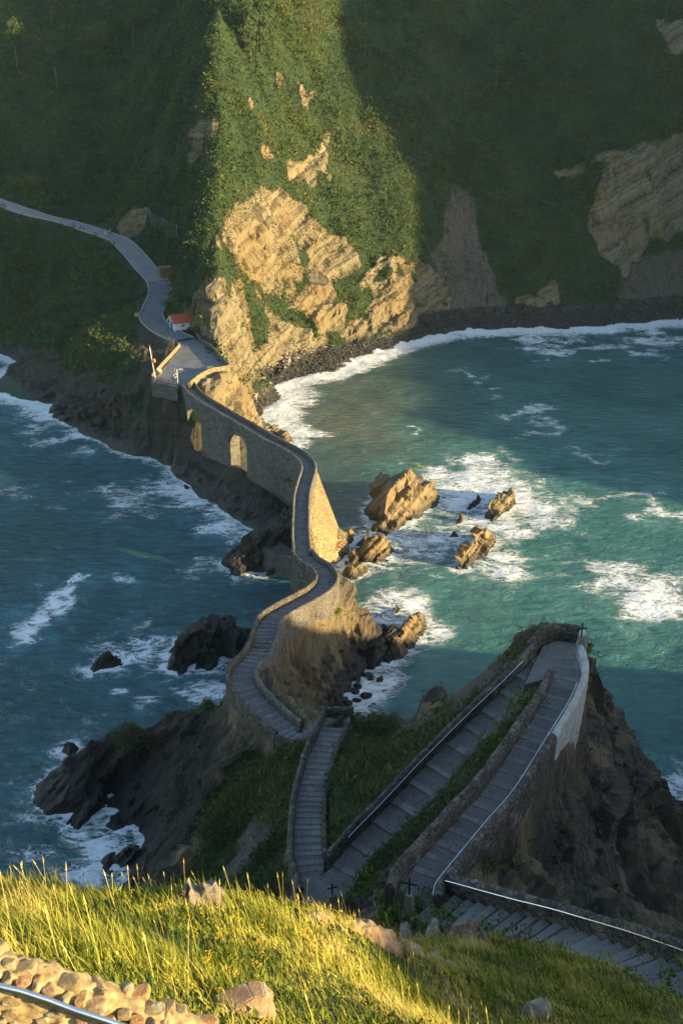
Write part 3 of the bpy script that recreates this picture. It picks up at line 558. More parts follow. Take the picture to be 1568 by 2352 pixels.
# ================================================================== masonry
def masonry(name, c0, c1, lich, scale=2.6, joint=0.6, depth=0.12, lichen=0.5):
    mb = MB(name); wob = mb.n('VectorMath', {0: mb.n('TexNoise', {'Vector': mb.P(), 'Scale': 3.0, 'Detail': 2.0}).outputs['Color'], 1: (0.22, 0.22, 0.22)}, operation='MULTIPLY').outputs[0]
    v = mb.n('VectorMath', {0: mb.P(), 1: wob}, operation='ADD').outputs[0]
    v = mb.n('Mapping', {'Vector': v, 'Scale': (1, 1, 1.7)}).outputs[0]
    vo = mb.n('TexVoronoi', {'Vector': v, 'Scale': scale}, feature='F1'); ve = mb.n('TexVoronoi', {'Vector': v, 'Scale': scale}, feature='DISTANCE_TO_EDGE').outputs['Distance']
    g = mb.n('SeparateColor', {0: vo.outputs['Color']}).outputs
    c = mb.mix(g[0], c0, c1); c = mb.mix(mb.map(g[1], 0.8, 0.95, 0, 0.6), c, (c1[0]*1.1, c1[1]*0.8, c1[2]*0.55))
    c = mb.mix(mb.map(ve, 0.0, 0.09, joint, 0), c, tuple(x*0.45 for x in c0))
    n = mb.noise(0.9, 6, 0.7); c = mb.mix(mb.map(n, 0.52, 0.72, 0, lichen), c, lich)
    c = mb.mix(mb.map(mb.noise(0.25, 4), 0.5, 0.75, 0, 0.45), c, tuple(x*0.5 for x in c0))
    h = mb.math('ADD', mb.map(ve, 0, 0.14), mb.math('MULTIPLY', mb.noise(7, 5, 0.7), 0.6))
    return mb.out(c, 0.9, mb.bump(h, 0.9, depth), 0.2)
M_wall = masonry('rubble_masonry', (0.075, 0.068, 0.058), (0.18, 0.155, 0.12), (0.30, 0.29, 0.26), 2.2)
M_bridge = masonry('bridge_masonry', (0.11, 0.105, 0.095), (0.22, 0.20, 0.17), (0.30, 0.285, 0.25), 2.4, 0.5, 0.1, 0.35)
M_pier = masonry('golden_ashlar', (0.25, 0.19, 0.10), (0.40, 0.30, 0.16), (0.45, 0.38, 0.25), 1.5, 0.85, 0.12, 0.3)
M_lichen = masonry('lichen_masonry', (0.06, 0.055, 0.05), (0.16, 0.14, 0.12), (0.36, 0.34, 0.30), 2.8, 0.5, 0.1, 0.75)
M_limewall = plain('limewashed_wall', (0.36, 0.36, 0.34), 0.85, 0.35, 1.6)
def paving(name, c0, c1, cob=False):
    mb = MB(name); oi = mb.n('ObjectInfo').outputs['Random']; n = mb.noise(5, 6, 0.7)
    c = mb.mix(oi, c0, c1); c = mb.mix(mb.map(n, 0.4, 0.75, 0, 0.5), c, tuple(x*0.55 for x in c0))
    h = n
    if cob:
        v = mb.n('TexVoronoi', {'Vector': mb.P(), 'Scale': 5.5, 'Randomness': 0.8}, feature='DISTANCE_TO_EDGE').outputs['Distance']
        c = mb.mix(mb.map(v, 0.02, 0.16, 0.85, 0), c, (0.20, 0.19, 0.175)); h = mb.math('ADD', mb.map(v, 0, 0.3), mb.math('MULTIPLY', n, 0.3))
    return mb.out(c, 0.85, mb.bump(h, 0.7, 0.05), 0.25)
M_slab = paving('paving_slab', (0.17, 0.162, 0.155), (0.25, 0.235, 0.22))
M_cob = paving('cobble_tread', (0.12, 0.115, 0.11), (0.17, 0.163, 0.155), True)
M_deck = plain('worn_concrete', (0.17, 0.165, 0.155), 0.9, 0.3, 1.3)
M_steel = plain('stainless_rail', (0.62, 0.64, 0.66), 0.22, 0.05, 4, metal=1.0)
def sweep(name, L, off, thick, h, mat, parent, out=1, bottom=None, rough=0.05, seed=0, batter=0.0, foot=0.8, drop=30):
    """wall with a rounded head; out: +1/-1 side that faces away from the path"""
    C = offset(L, off); n = normals2(L); N_ = len(C); rs = np.random.default_rng(seed+5)
    hh = h if np.isscalar(h) else np.interp(np.linspace(0, 1, N_), np.linspace(0, 1, len(h)), h)
    s = np.arange(N_)*0.4; hv = hh+0.05*fbm(s/1.3, s*0+seed, o=3, seed=seed)
    oc = offset(L, off+out*(thick*0.5+0.7)); gz = land_z(oc[:, 0], oc[:, 1]); ic = offset(L, off-out*0.1); zb = np.maximum(np.minimum(gz, C[:, 2])-foot, C[:, 2]-drop)
    if bottom is not None: zb = np.minimum(zb, bottom)
    prof = [(-0.5, -0.55), (-0.5, 0.0), (-0.52, 0.55), (-0.46, 0.86), (-0.26, 0.98), (0, 1.02), (0.26, 0.98), (0.46, 0.86), (0.52, 0.55), (0.5, 0.0)]
    rows = []
    nz = 6
    for i in range(N_):
        r = []
        for a, b in prof:
            aa = a*out; r.append((*(C[i, :2]+n[i]*aa*thick), C[i, 2]+(b*hv[i] if b > 0 else b)))
        for k in range(1, nz+1):
            t = k/nz; zz = C[i, 2]+(zb[i]-C[i, 2])*t; r.append((*(C[i, :2]+n[i]*out*(0.5*thick+batter*(C[i, 2]-zz))), zz))
        rows.append(r)
    V = np.array(rows); K = V.shape[1]
    V += np.stack([fbm(V[..., 0]*1.9, V[..., 1]*1.9, V[..., 2]*1.9, o=3, seed=seed+q) for q in (1, 2, 3)], -1)*rough*1.6
    F = grid_faces(N_, K).tolist(); V = V.reshape(-1, 3).tolist()
    me = bpy.data.meshes.new(name); e0 = list(range(K)); e1 = [(N_-1)*K+k for k in range(K)]
    me.from_pydata(V, [], F+[e0, e1[::-1]]); me.materials.append(mat)
    for p in me.polygons: p.use_smooth = len(p.vertices) == 4
    o = bpy.data.objects.new(name, me); COL.objects.link(o); o.parent = parent
    return o
def prism4(q, th):
    """quad (a,b,c,d) of 3-D points, thickened downward"""
    bm = bmesh.new(); t = [bm.verts.new(p) for p in q]; b = [bm.verts.new((p[0], p[1], p[2]-th)) for p in q]
    bm.faces.new(t); bm.faces.new(b[::-1])
    for i in range(4): bm.faces.new((t[i], b[i], b[(i+1) % 4], t[(i+1) % 4]))
    return bm
def steps(L, w, tread, parent, split=True, name='step', edging=False, seed=1, slabw=0.40, flat=1.0):
    rs = random.Random(seed); s = np.concatenate([[0], np.cumsum(np.linalg.norm(np.diff(L[:, :2], axis=0), axis=1))]); n = normals2(L)
    def at(u, f): 
        p = np.array([np.interp(u, s, L[:, k]) for k in range(3)]); nn = np.array([np.interp(u, s, n[:, k]) for k in range(2)]); nn /= np.linalg.norm(nn)
        return (p[0]+nn[0]*f*w/2, p[1]+nn[1]*f*w/2, p[2])
    u = 0.0; i = 0
    while u < s[-1]-0.3:
        u1 = min(u+tread*rs.uniform(0.85, 1.15), s[-1]); z = at((u+u1)/2, 0)[2]+rs.uniform(-0.01, 0.01); us = min(u+slabw*rs.uniform(0.8, 1.25), u1-0.05); zc = at((u+u1)/2, 0)[2]; lift = lambda pt: (pt[0], pt[1], z+(pt[2]-zc)*(1-flat))
        cuts = [-1, rs.uniform(-0.35, 0.35), 1] if split else [-1, 1]
        if split and rs.random() < 0.4: cuts = [-1, rs.uniform(-0.5, -0.2), rs.uniform(0.15, 0.5), 1]
        for a, b in zip(cuts, cuts[1:]):
            g = 0.012; q = [at(u+g, a+g), at(u+g, b-g), at(us-g, b-g), at(us-g, a+g)]; dz = rs.uniform(-0.012, 0.012)
            bm_obj('paving_slab', prism4([(a_[0], a_[1], a_[2]+dz+0.012) for a_ in map(lift, q)], 0.5), M_slab, parent, bevel=0.012)
        e = 0.62 if edging else 1
        q = [at(us, -1), at(us, e), at(u1, e), at(u1, -1)]; bm_obj('cobble_tread', prism4([(a_[0], a_[1], a_[2]-0.01) for a_ in map(lift, q)], 0.5), M_cob, parent)
        if edging:
            k = max(1, int((u1-us)/0.55))
            for j in range(k):
                a, b = us+(u1-us)*j/k, us+(u1-us)*(j+1)/k; q = [at(a+.01, e+.01), at(a+.01, 1), at(b-.01, 1), at(b-.01, e+.01)]
                bm_obj('edging_stone', prism4([(a_[0], a_[1], a_[2]+rs.uniform(0, 0.02)) for a_ in map(lift, q)], 0.5), M_slab, parent, bevel=0.012)
        u = u1; i += 1
def rail(name, L, off, z, r, parent, mat=None, gap=0.0):
    return tube_part(name, [(*q[:2], q[2]+z) for q in offset(L, off)], r, mat or M_steel, parent, 8)
# ------------------------------------------------------------------ the bridge
bridge = empty('stone_bridge', tuple(BRIDGE[len(BRIDGE)//2]*[1, 1, 0]), 0, 'long grey stone footbridge with two sunlit arches joining islet and mainland', 'bridge')
BINV = Matrix.Translation(-Vector(bridge.location))
def under(o, root):
    o.parent = root; o.matrix_parent_inverse = Matrix.Translation(-Vector(root.location)); return o
BL = np.vstack([BRIDGE, CAUSE[1:4]])
n2 = normals2(BL); V = []; zlev = [0, -0.6, -4, -8, -12.5]
for i, q in enumerate(BL):
    zs = [q[2]+0.02]+[q[2]+(-2.5-q[2])*t for t in (0.15, 0.4, 0.7, 1)]
    for sgn in (-1, 1):
        for zz in (zs if sgn < 0 else zs[::-1]):
            V.append((*(q[:2]+n2[i]*sgn*(1.25+0.004*(q[2]-zz))), zz))
V = np.array(V); K = 10; F = [[i*K+k, i*K+(k+1) % K, (i+1)*K+(k+1) % K, (i+1)*K+k] for i in range(len(BL)-1) for k in range(K)]
me = bpy.data.meshes.new('wall'); me.from_pydata(V.tolist(), [], F+[list(range(K)), [(len(BL)-1)*K+k for k in range(K)][::-1]]); 
bm = bmesh.new(); bm.from_mesh(me); bmesh.ops.recalc_face_normals(bm, faces=list(bm.faces)); bm.to_mesh(me); bm.free()
me.materials.append(M_bridge); body = bpy.data.objects.new('wall', me); COL.objects.link(body)
def on_face(px, side, zref):
    C = offset(BRIDGE, side*1.27); sx_, _ = sheet(C[:, 0], C[:, 1], zref+0*C[:, 0]); lim = len(C)*6//10
    i = int(np.argmin(np.abs(sx_[:lim]-px))); return i, C[i]
def z_at(px, py, xy):
    r = ray(px, py); return CAMZ+r[2]/r[1]*xy[1]
cutters = []
def arch_cut(i, L, width, z0, zc, shift=0, skew=0, splay=1.5):  # splay widens the unseen side so sun reaches the inner faces
    q = L[i]; t = L[min(i+3, len(L)-1), :2]-L[max(i-3, 0), :2]; t /= np.linalg.norm(t); nn = np.array([-t[1], t[0]]); sk_ = R(-skew); nn = np.array([nn[0]*math.cos(sk_)-nn[1]*math.sin(sk_), nn[0]*math.sin(sk_)+nn[1]*math.cos(sk_)])
    sec = [(-width/2, z0), (width/2, z0)]; r = width/2; sp = zc-r*1.05
    for k in range(13): a = math.pi*k/12; sec.append((r*math.cos(a), sp+r*1.05*math.sin(a)))
    bm = bmesh.new(); A = []; B = []
    for u, z in sec:
        b = q[:2]+t*(u+shift); A.append(bm.verts.new((*(b-nn*6), z))); B.append(bm.verts.new((*(b+nn*6+t*(splay*6/2.5 if u > 0 else 0)), z)))
    bm.faces.new(A); bm.faces.new(B[::-1])
    for k in range(len(A)): bm.faces.new((A[k], B[k], B[(k+1) % len(A)], A[(k+1) % len(A)]))
    o = bm_obj('arch', bm, M_bridge); cutters.append(o)
i1, c1 = on_face(440, -1, 8); arch_cut(i1, BRIDGE, 3.5, z_at(440, 1016, c1)-2.0, z_at(440, 938, c1))
i2, c2 = on_face(541, -1, 7.5); arch_cut(i2, BRIDGE, 3.1, z_at(541, 1060, c2)-2.0, z_at(541, 998, c2))
i3 = int(np.argmin(np.abs(BRIDGE[:, 1]-126.0))); arch_cut(i3, BRIDGE, 2.6, -3, 6.0, 0, 0, 0)
for c in cutters:
    m = body.modifiers.new('b', 'BOOLEAN'); m.object = c; m.operation = 'DIFFERENCE'; m.solver = 'EXACT'
bpy.context.view_layer.update(); dg = bpy.context.evaluated_depsgraph_get(); nm = bpy.data.meshes.new_from_object(body.evaluated_get(dg))
body.modifiers.clear(); body.data = nm
for c in cutters: bpy.data.objects.remove(c)
under(body, bridge)
deck = np.stack([offset(BRIDGE, 1.1), offset(BRIDGE, 0.3)+[0, 0, .02], offset(BRIDGE, -0.3)+[0, 0, .02], offset(BRIDGE, -1.1)], 1); deck[..., 2] += 0.05
under(mesh_np('deck', deck.reshape(-1, 3), grid_faces(len(BRIDGE), 4), M_deck), bridge)
under(sweep('parapet', BRIDGE, -1.1, 0.36, 0.95, M_bridge, None, -1, seed=31, drop=0.35), bridge)
under(sweep('parapet', BRIDGE, 1.1, 0.36, 1.0, M_bridge, None, 1, seed=37, drop=0.35), bridge)
bm = bmesh.new()
for p in [(-4.6,147,8.9),(-4.6,128.5,8.9),(-3.9,147,8.7),(-3.9,129,8.3),(-3.9,150,-2),(0.9,138.8,-2),(0.9,134.6,-2),(-2.6,128.6,-2),(-4.6,128.5,-2),(-0.3,138,2.6),(-0.3,135,2.6)]: bm.verts.new(p)
bmesh.ops.convex_hull(bm, input=bm.verts); under(bm_obj('pier', bm, M_pier), bridge)
bm = bmesh.new()
for p in [(0.35,134.2,-2),(1.6,134.6,-2),(1.6,137.6,-2),(0.35,138.4,-2),(-0.6,134.4,3.1),(0.7,134.6,2.8),(0.7,137.2,2.6),(-0.6,138,3.1)]: bm.verts.new(p)
bmesh.ops.convex_hull(bm, input=bm.verts); under(bm_obj('pier_footing', bm, M_pier, bevel=0.1), bridge)
M_conc = plain('sea_worn_concrete', (0.085, 0.08, 0.072), 0.85, 0.35, 0.8)
a = P(605, 1262, 1.6); b = P(672, 1330, 1.6); c_ = P(690, 1300, 1.6)
bm = bmesh.new()
for p in [P(602,1258,3.6), P(676,1285,3.6), P(690,1270,4.0), P(640,1235,4.0)]:
    bm.verts.new((p[0], p[1], 3.6)); bm.verts.new((p[0]*1.0-0.2, p[1]-0.3, -2.5))
bmesh.ops.convex_hull(bm, input=bm.verts); under(bm_obj('foundation', bm, M_conc, bevel=0.06), bridge)
# ------------------------------------------------------------------ flights and walks of the islet
def walk(name, label, cat, L):
    return empty(name, tuple(L[len(L)//2]), 0, label, cat)
def finish(root, before):
    for o in list(COL.objects)[before:]:
        if o.parent is None and o is not root: under(o, root)
k0 = len(COL.objects); cw = walk('stone_stairway', 'winding causeway of shallow steps between rubble parapets above the gully', 'stairway', CAUSE); 
steps(CAUSE, 2.2, 1.05, None, seed=3); sweep('parapet', CAUSE, 1.3, 0.42, 0.85, M_bridge, None, 1, seed=41, foot=1.2); sweep('parapet', CAUSE, -1.3, 0.42, 0.9, M_wall, None, -1, seed=43, batter=0.05)
finish(cw, k0)
k0 = len(COL.objects); hw = walk('link_wall', 'short brown retaining wall at the foot of the straight stairs', 'wall', HIDDEN)
steps(HIDDEN, 2.0, 0.7, None, seed=5); sweep('parapet', HIDDEN, -1.2, 0.4, [0.8, 1.2], M_wall, None, -1, seed=47, foot=1.5); finish(hw, k0)
k0 = len(COL.objects); s1 = walk('stone_stairway', 'straight flight of grey steps with tall wall and thin dark rail', 'stairway', STAIR1)
steps(STAIR1, 1.8, 0.92, None, seed=7); sweep('parapet', STAIR1, -1.08, 0.40, 1.05, M_lichen, None, -1, seed=51); sweep('low_wall', STAIR1[:-5], 1.06, 0.34, 0.42, M_wall, None, 1, seed=53)
e = STAIR1[0]; sweep('end_wall', smooth_line([(e[0]-1.4, e[1]+0.5, e[2]), (e[0]+1.5, e[1]+0.45, e[2])], 0.3), 0, 0.42, 0.9, M_wall, None, 1, seed=55)
rail('handrail', STAIR1[2:], -0.83, 0.75, 0.028, None, plain('dark_rail', (0.06, 0.06, 0.06), 0.4)); finish(s1, k0)
k0 = len(COL.objects); rp = walk('stone_ramp', 'long cobbled ramp beside a lichened wall with bright steel rail', 'walkway', RAMP)
steps(RAMP, 1.95, 1.7, None, seed=11, slabw=0.42, flat=0.25); sweep('parapet', RAMP[4:], 1.17, 0.42, 1.05, M_lichen, None, 1, seed=61); sweep('kerb', RAMP[8:-6], -1.1, 0.28, 0.16, M_lichen, None, -1, seed=63, foot=0.3)
rail('handrail', RAMP[9:-6], 0.9, 0.86, 0.03, None); finish(rp, k0)
k0 = len(COL.objects); up = walk('stone_walkway', 'upper stepped walk between two thick lichened walls out to the point', 'walkway', UPPER)
steps(UPPER, 1.75, 1.35, None, seed=13, edging=True, flat=0.35); sweep('parapet', UPPER[10:], -1.09, 0.44, [0.95, 1.1, 1.1, 1.15], M_lichen, None, -1, seed=71)
k = int(len(UPPER)*0.40); sweep('parapet', UPPER[k:], 1.09, 0.46, 1.05, M_lichen, None, 1, seed=73, foot=1.5); sweep('white_parapet', UPPER[:k+1], 1.12, 0.44, 1.0, M_limewall, None, 1, seed=75, rough=0.03, foot=1.5)
rail('handrail', UPPER[12:], 0.8, 0.85, 0.025, None); finish(up, k0)
k0 = len(COL.objects); vt = empty('viewing_terrace', tuple(P(1285, 1500, 32)), 0, 'small cobbled viewing terrace closed by rough wall at the point', 'terrace')
tz = 32.0; tp = [P(*q, tz) for q in [(1205,1572),(1228,1520),(1246,1485),(1275,1472),(1325,1478),(1334,1500),(1322,1560),(1262,1556)]]
bm = bmesh.new(); bm.faces.new([bm.verts.new((p[0], p[1], tz-0.0)) for p in tp]); r_ = bmesh.ops.extrude_face_region(bm, geom=list(bm.faces)); bmesh.ops.translate(bm, vec=(0, 0, -0.6), verts=[v for v in r_['geom'] if isinstance(v, bmesh.types.BMVert)])
bm_obj('cobble_floor', bm, M_cob); WL = sheet_line([(1216,1508,31.8),(1240,1480,32),(1262,1468,32),(1300,1466,32),(1330,1474,32)], 0.35)
sweep('parapet', WL, 0.2, 0.5, 1.05, M_wall, None, 1, seed=77); sweep('end_post', sheet_line([(1332,1474,32),(1340,1486,32)], 0.3), 0, 0.46, 1.0, M_limewall, None, 1, seed=78)
ST = sheet_line([(1262,1560,32.0),(1250,1585,32.0),(1215,1640,32.0)], 0.35)
finish(vt, k0)
k0 = len(COL.objects); s2 = walk('stone_stairway', 'flight of worn steps climbing along a dark wall with bright rail', 'stairway', STAIR2)
steps(STAIR2, 2.0, 0.62, None, split=False, seed=17, slabw=0.42); sweep('parapet', STAIR2[:], 1.22, 0.5, 1.0, M_lichen, None, 1, seed=81, foot=1.5)
rail('handrail', STAIR2, 0.93, 0.86, 0.035, None); sweep('kerb', STAIR2[6:], -1.08, 0.3, 0.1, M_lichen, None, -1, seed=83, foot=0.4)
LD = [P(*q, 35.4) for q in [(905,2075),(955,2030),(1010,2060),(1035,2105),(985,2125),(920,2118)]]
bm = bmesh.new(); bm.faces.new([bm.verts.new(tuple(p)) for p in LD]); r_ = bmesh.ops.extrude_face_region(bm, geom=list(bm.faces)); bmesh.ops.translate(bm, vec=(0, 0, -0.8), verts=[v for v in r_['geom'] if isinstance(v, bmesh.types.BMVert)]); bm_obj('cobble_floor', bm, M_cob)
finish(s2, k0)
k0 = len(COL.objects); ld = empty('stone_landing', tuple(P(730, 2060, 26.2)), 0, 'paved landing where the straight stairs meet the ramp', 'landing')
LD = [P(*q, 26.22) for q in [(672,2040),(720,2015),(758,2010),(790,2035),(805,2060),(770,2090),(690,2110)]]
bm = bmesh.new(); bm.faces.new([bm.verts.new(tuple(p)) for p in LD]); r_ = bmesh.ops.extrude_face_region(bm, geom=list(bm.faces)); bmesh.ops.translate(bm, vec=(0, 0, -0.8), verts=[v for v in r_['geom'] if isinstance(v, bmesh.types.BMVert)]); bm_obj('cobble_floor', bm, M_cob)
finish(ld, k0)
# ------------------------------------------------------------------ crosses
M_iron = plain('black_iron', (0.018, 0.018, 0.018), 0.6); M_ped = plain('lichened_pedestal', (0.19, 0.17, 0.13), 0.9, 0.35, 6)
def cross(px, py, z, hp, hc, rz, label):
    q = P(px, py, z); e = empty('cross', tuple(q), rz, label, 'cross', 'iron crosses along the stairs')
    bm = bmesh.new(); w0, w1 = 0.21+0.05*hp, 0.14
    for zz, w in ((-0.4, w0*1.05), (0, w0), (hp, w1)):
        for a, b in ((-1, -1), (1, -1), (1, 1), (-1, 1)): bm.verts.new((a*w, b*w, zz))
    bmesh.ops.convex_hull(bm, input=bm.verts); bm_obj('pedestal', bm, M_ped, e, bevel=0.02)
    def bar(nm, ln, wd, c, horiz):
        bm = bmesh.new(); add_box(bm, c, (ln if horiz else wd, 0.05, wd if horiz else ln))
        for s in (-1, 1):
            t = Matrix.Translation(Vector(c)+Vector((s*ln/2, 0, 0) if horiz else (0, 0, s*ln/2))); bmesh.ops.create_cone(bm, segments=4, radius1=wd*0.7, radius2=0.0, depth=wd*1.6, cap_ends=True, matrix=t @ (Matrix.Rotation(s*math.pi/2, 4, 'Y') if horiz else Matrix.Rotation(0 if s > 0 else math.pi, 4, 'X')))
        return bm_obj(nm, bm, M_iron, e)
    bar('upright', hc, 0.085, (0, 0, hp+hc/2), False); bar('arm', hc*0.68, 0.08, (0, 0, hp+hc*0.62), True)
cross(1332, 1479, 32.9, 0.5, 1.15, 0.2, 'black iron cross on short post at the tip of the point')
cross(763, 2072, 26.2, 0.55, 0.85, 0.3, 'small black iron cross on the landing below the ramp')
cross(937, 2098, 35.5, 1.15, 0.95, -0.25, 'black iron cross on tall tapered stone pedestal by the upper walk')
# ================================================================== road and platform on the mainland
M_road = plain('pale_concrete_road', (0.24, 0.24, 0.235), 0.9, 0.15, 0.6); M_asph = plain('grey_asphalt', (0.15, 0.155, 0.165), 0.9, 0.22, 0.5)
M_kerb = plain('kerb_concrete', (0.3, 0.29, 0.27), 0.9); M_wood = plain('weathered_timber', (0.26, 0.19, 0.12), 0.8, 0.3, 4); M_paint = plain('white_paint', (0.8, 0.79, 0.76), 0.6, 0.05)
def strip(name, L, a, b, dz, mat, nseg=5):
    st = np.stack([offset(L, a+(b-a)*k/nseg) for k in range(nseg+1)], 1); st[..., 2] += dz
    return mesh_np(name, st.reshape(-1, 3), grid_faces(len(L), nseg+1), mat)
kr = int(len(ROAD)*0.0); ks = int(np.argmin(np.abs(ROAD[:, 2]-20.6)))
props(strip('road', ROAD[:ks+1], -2.3, 2.3, 0.06, M_road), kind='structure'); props(strip('road', ROAD[ks:], -2.4, 2.4, 0.065, M_asph), kind='structure')
rk = empty('road_kerb', tuple(ROAD[ks]), 0, 'pale concrete kerbs edging the winding access road', 'kerb')
for s in (-1, 1): under(sweep('kerb_stone', ROAD[8:], s*2.55, 0.34, 0.2, M_kerb, None, s, seed=90+s, rough=0.02, foot=0.3), rk)
PZ = 15.02
bm = bmesh.new(); bm.faces.new([bm.verts.new((q[0], q[1], PZ)) for q in PLAT]); r_ = bmesh.ops.extrude_face_region(bm, geom=list(bm.faces)); bmesh.ops.translate(bm, vec=(0, 0, -0.5), verts=[v for v in r_['geom'] if isinstance(v, bmesh.types.BMVert)])
bmesh.ops.triangulate(bm, faces=[f for f in bm.faces if len(f.verts) > 4]); props(bm_obj('pavement', bm, M_asph), kind='structure')
def pl(px, py, z=PZ): return P(px, py, z)
k0 = len(COL.objects); pw = empty('platform_wall', tuple(pl(528, 848)), 0, 'low sunlit stone wall round the paved turning area', 'wall')
sweep('wall', smooth_line([pl(452,772),pl(466,788),pl(484,800),pl(505,824),pl(528,848)], 0.4), 0, 0.42, 0.95, M_bridge, None, 1, seed=101, foot=2)
sweep('wall', smooth_line([pl(530,849),pl(508,853),pl(485,858),pl(460,870),pl(436,890)], 0.4), 0, 0.5, 1.0, M_pier, None, 1, seed=103, foot=2.5)
sweep('retaining_wall', smooth_line([pl(349,878),pl(378,882),pl(409,890)], 0.4), 0, 0.6, 0.15, M_bridge, None, -1, seed=105, foot=1.0, drop=2.6)
sweep('retaining_wall', smooth_line([pl(349,878),pl(385,836),pl(415,797)], 0.4), 0, 0.5, 0.12, M_wall, None, -1, seed=107, foot=0.8, drop=1.6); finish(pw, k0)
sp = pl(319, 730, 16.4); bm = bmesh.new()
for zz, w in ((16.6, 0.9), (12, 1.1), (6, 1.5)):
    for a, b in ((-1, -1), (1, -1), (1, 1), (-1, 1)): bm.verts.new((a*w, b*w*1.2, zz-16.4))
bmesh.ops.convex_hull(bm, input=bm.verts); bmesh.ops.subdivide_edges(bm, edges=list(bm.edges), cuts=5, use_grid_fill=True)
for v in bm.verts: v.co += Vector([0.22*float(fbm(v.co.x*0.9, v.co.y*0.9, v.co.z*0.9, o=2, seed=q)) for q in (1, 2, 3)])
o = bm_obj('stone_pillar', bm, M_wall, smooth=True); o.location = sp; props(o, 'crumbling stone pillar under the corner of the road fence', 'pillar')
def fence(label, pts, npost, hp, rails, mat_post, mat_rail, group=None):
    L = smooth_line(pts, 0.4); e = empty('fence', tuple(L[0]), 0, label, 'fence', group); s = np.linspace(0, len(L)-1, npost).round().astype(int)
    for i in s: under(tube_part('post', [tuple(L[i]-[0, 0, .15]), tuple(L[i]+[0, 0, hp])], 0.075, mat_post, None, 6), e)
    for a, b in zip(s, s[1:]):
        for z in rails:
            p, q = L[a]+[0, 0, z], L[b]+[0, 0, z]; d_ = q-p; bm = bmesh.new(); ln = float(np.linalg.norm(d_))
            add_box(bm, (0, 0, 0), (ln*0.99, 0.05, 0.14)); o = bm_obj('rail', bm, mat_rail); o.rotation_euler = (0, -math.asin(d_[2]/ln), math.atan2(d_[1], d_[0])); o.location = (p+q)/2; under(o, e)
M_rust = plain('rusty_post', (0.22, 0.09, 0.05), 0.8)
fence('post and wire fence on the outer edge of the road bend', [pl(319,727,16.5),pl(345,757,15.7),pl(380,778,15.4),pl(412,797,15.1)], 11, 1.0, (0.45, 0.85), M_wood, plain('fence_wire', (0.2, 0.19, 0.17), 0.7))
fence('pale timber rail fence along the platform edge', [pl(414,800),pl(395,822),pl(375,843),pl(350,872)], 7, 0.95, (0.35, 0.65, 0.95), M_wood, plain('pale_timber', (0.42, 0.32, 0.2), 0.8, 0.2, 4))  # rails are a paler timber colour than the posts
fence('grey plank fence with rusty posts beside the bridge entrance', [pl(351,877),pl(380,881),pl(408,887)], 4, 1.05, (0.3, 0.6, 0.9), M_rust, plain('grey_planks', (0.33, 0.31, 0.28), 0.8, 0.25, 5))
# ------------------------------------------------------------------ hut
hz = 15.25; hp = P(402, 766, hz); hut = empty('hut', tuple(hp), R(27), 'small white hut with red tiled roof and blue door', 'hut')
M_white = plain('limewash', (0.82, 0.80, 0.76), 0.8, 0.06, 3); M_tile = plain('red_roof_tile', (0.50, 0.12, 0.055), 0.8, 0.3, 6); M_blue = plain('blue_door_paint', (0.01, 0.09, 0.32), 0.5, 0.2, 5)
LX, LY, HW, HR = 3.4, 3.3, 2.35, 3.45
bm = bmesh.new(); vs = {}
sec = [(0, 0), (LY, 0), (LY, HW), (LY/2, HR), (0, HW)]
A = [bm.verts.new((0, y, z)) for y, z in sec]; B = [bm.verts.new((LX, y, z)) for y, z in sec]
bm.faces.new(A); bm.faces.new(B[::-1])
for k in range(5): bm.faces.new((A[k], B[k], B[(k+1) % 5], A[(k+1) % 5]))
bm_obj('wall', bm, M_white, hut)
bm = bmesh.new(); add_box(bm, (LX/2, LY/2, 0.2), (LX+0.1, LY+0.1, 0.8)); bm_obj('plinth', bm, M_wall, hut, bevel=0.03)
dr_ = box_part('door', (-0.05, 1.75, 1.2), (0.08, 1.25, 2.1), M_blue, hut); box_part('handle', (-0.07, -0.4+1.75, 1.15), (0.06, 0.06, 0.2), M_iron, dr_)
for k in range(4): box_part('board', (-0.055, 1.75-0.47+k*0.313, 1.2), (0.1, 0.27, 2.0), M_blue, dr_)
box_part('corner_pilaster', (0.05, 0.0, 1.1), (0.28, 0.28, 2.3), M_white, hut, bevel=0.03); box_part('pilaster', (1.15, -0.05, 1.0), (0.2, 0.2, 2.2), M_white, hut)
wv_ = box_part('window', (1.9, -0.03, 1.5), (0.62, 0.08, 0.5), plain('vent_stone', (0.45, 0.4, 0.28), 0.8), hut); box_part('grille', (1.9, -0.06, 1.5), (0.4, 0.06, 0.3), M_ped, wv_)
pitch = math.atan2(HR-HW, LY/2); rl = (LY/2+0.42)/math.cos(pitch)
for sgn in (-1, 1):
    y0 = LY/2; bm = bmesh.new(); M = Matrix.Translation((LX/2, LY/2, HR+0.08)) @ Matrix.Rotation(-sgn*pitch if sgn > 0 else pitch, 4, 'X') @ Matrix.Translation((0, sgn*rl/2, 0))
    add_box(bm, (0, 0, -0.03), (LX+0.7, rl, 0.08), M=M); rf = bm_obj('roof_slope', bm, M_tile, hut)
    nT = 15
    for k in range(nT):
        bm = bmesh.new(); x = -(LX+0.6)/2+(LX+0.6)*k/(nT-1); add_tube(bm, [M @ Vector((x, -rl/2, 0.02)), M @ Vector((x, rl/2+0.06, 0.02))], 0.085, 6); bm_obj('tile_row', bm, M_tile, rf, smooth=True)
bm = bmesh.new(); add_tube(bm, [(-0.35, LY/2, HR+0.1), (LX+0.35, LY/2, HR+0.1)], 0.13, 8); bm_obj('ridge_tile', bm, M_tile, hut, smooth=True)
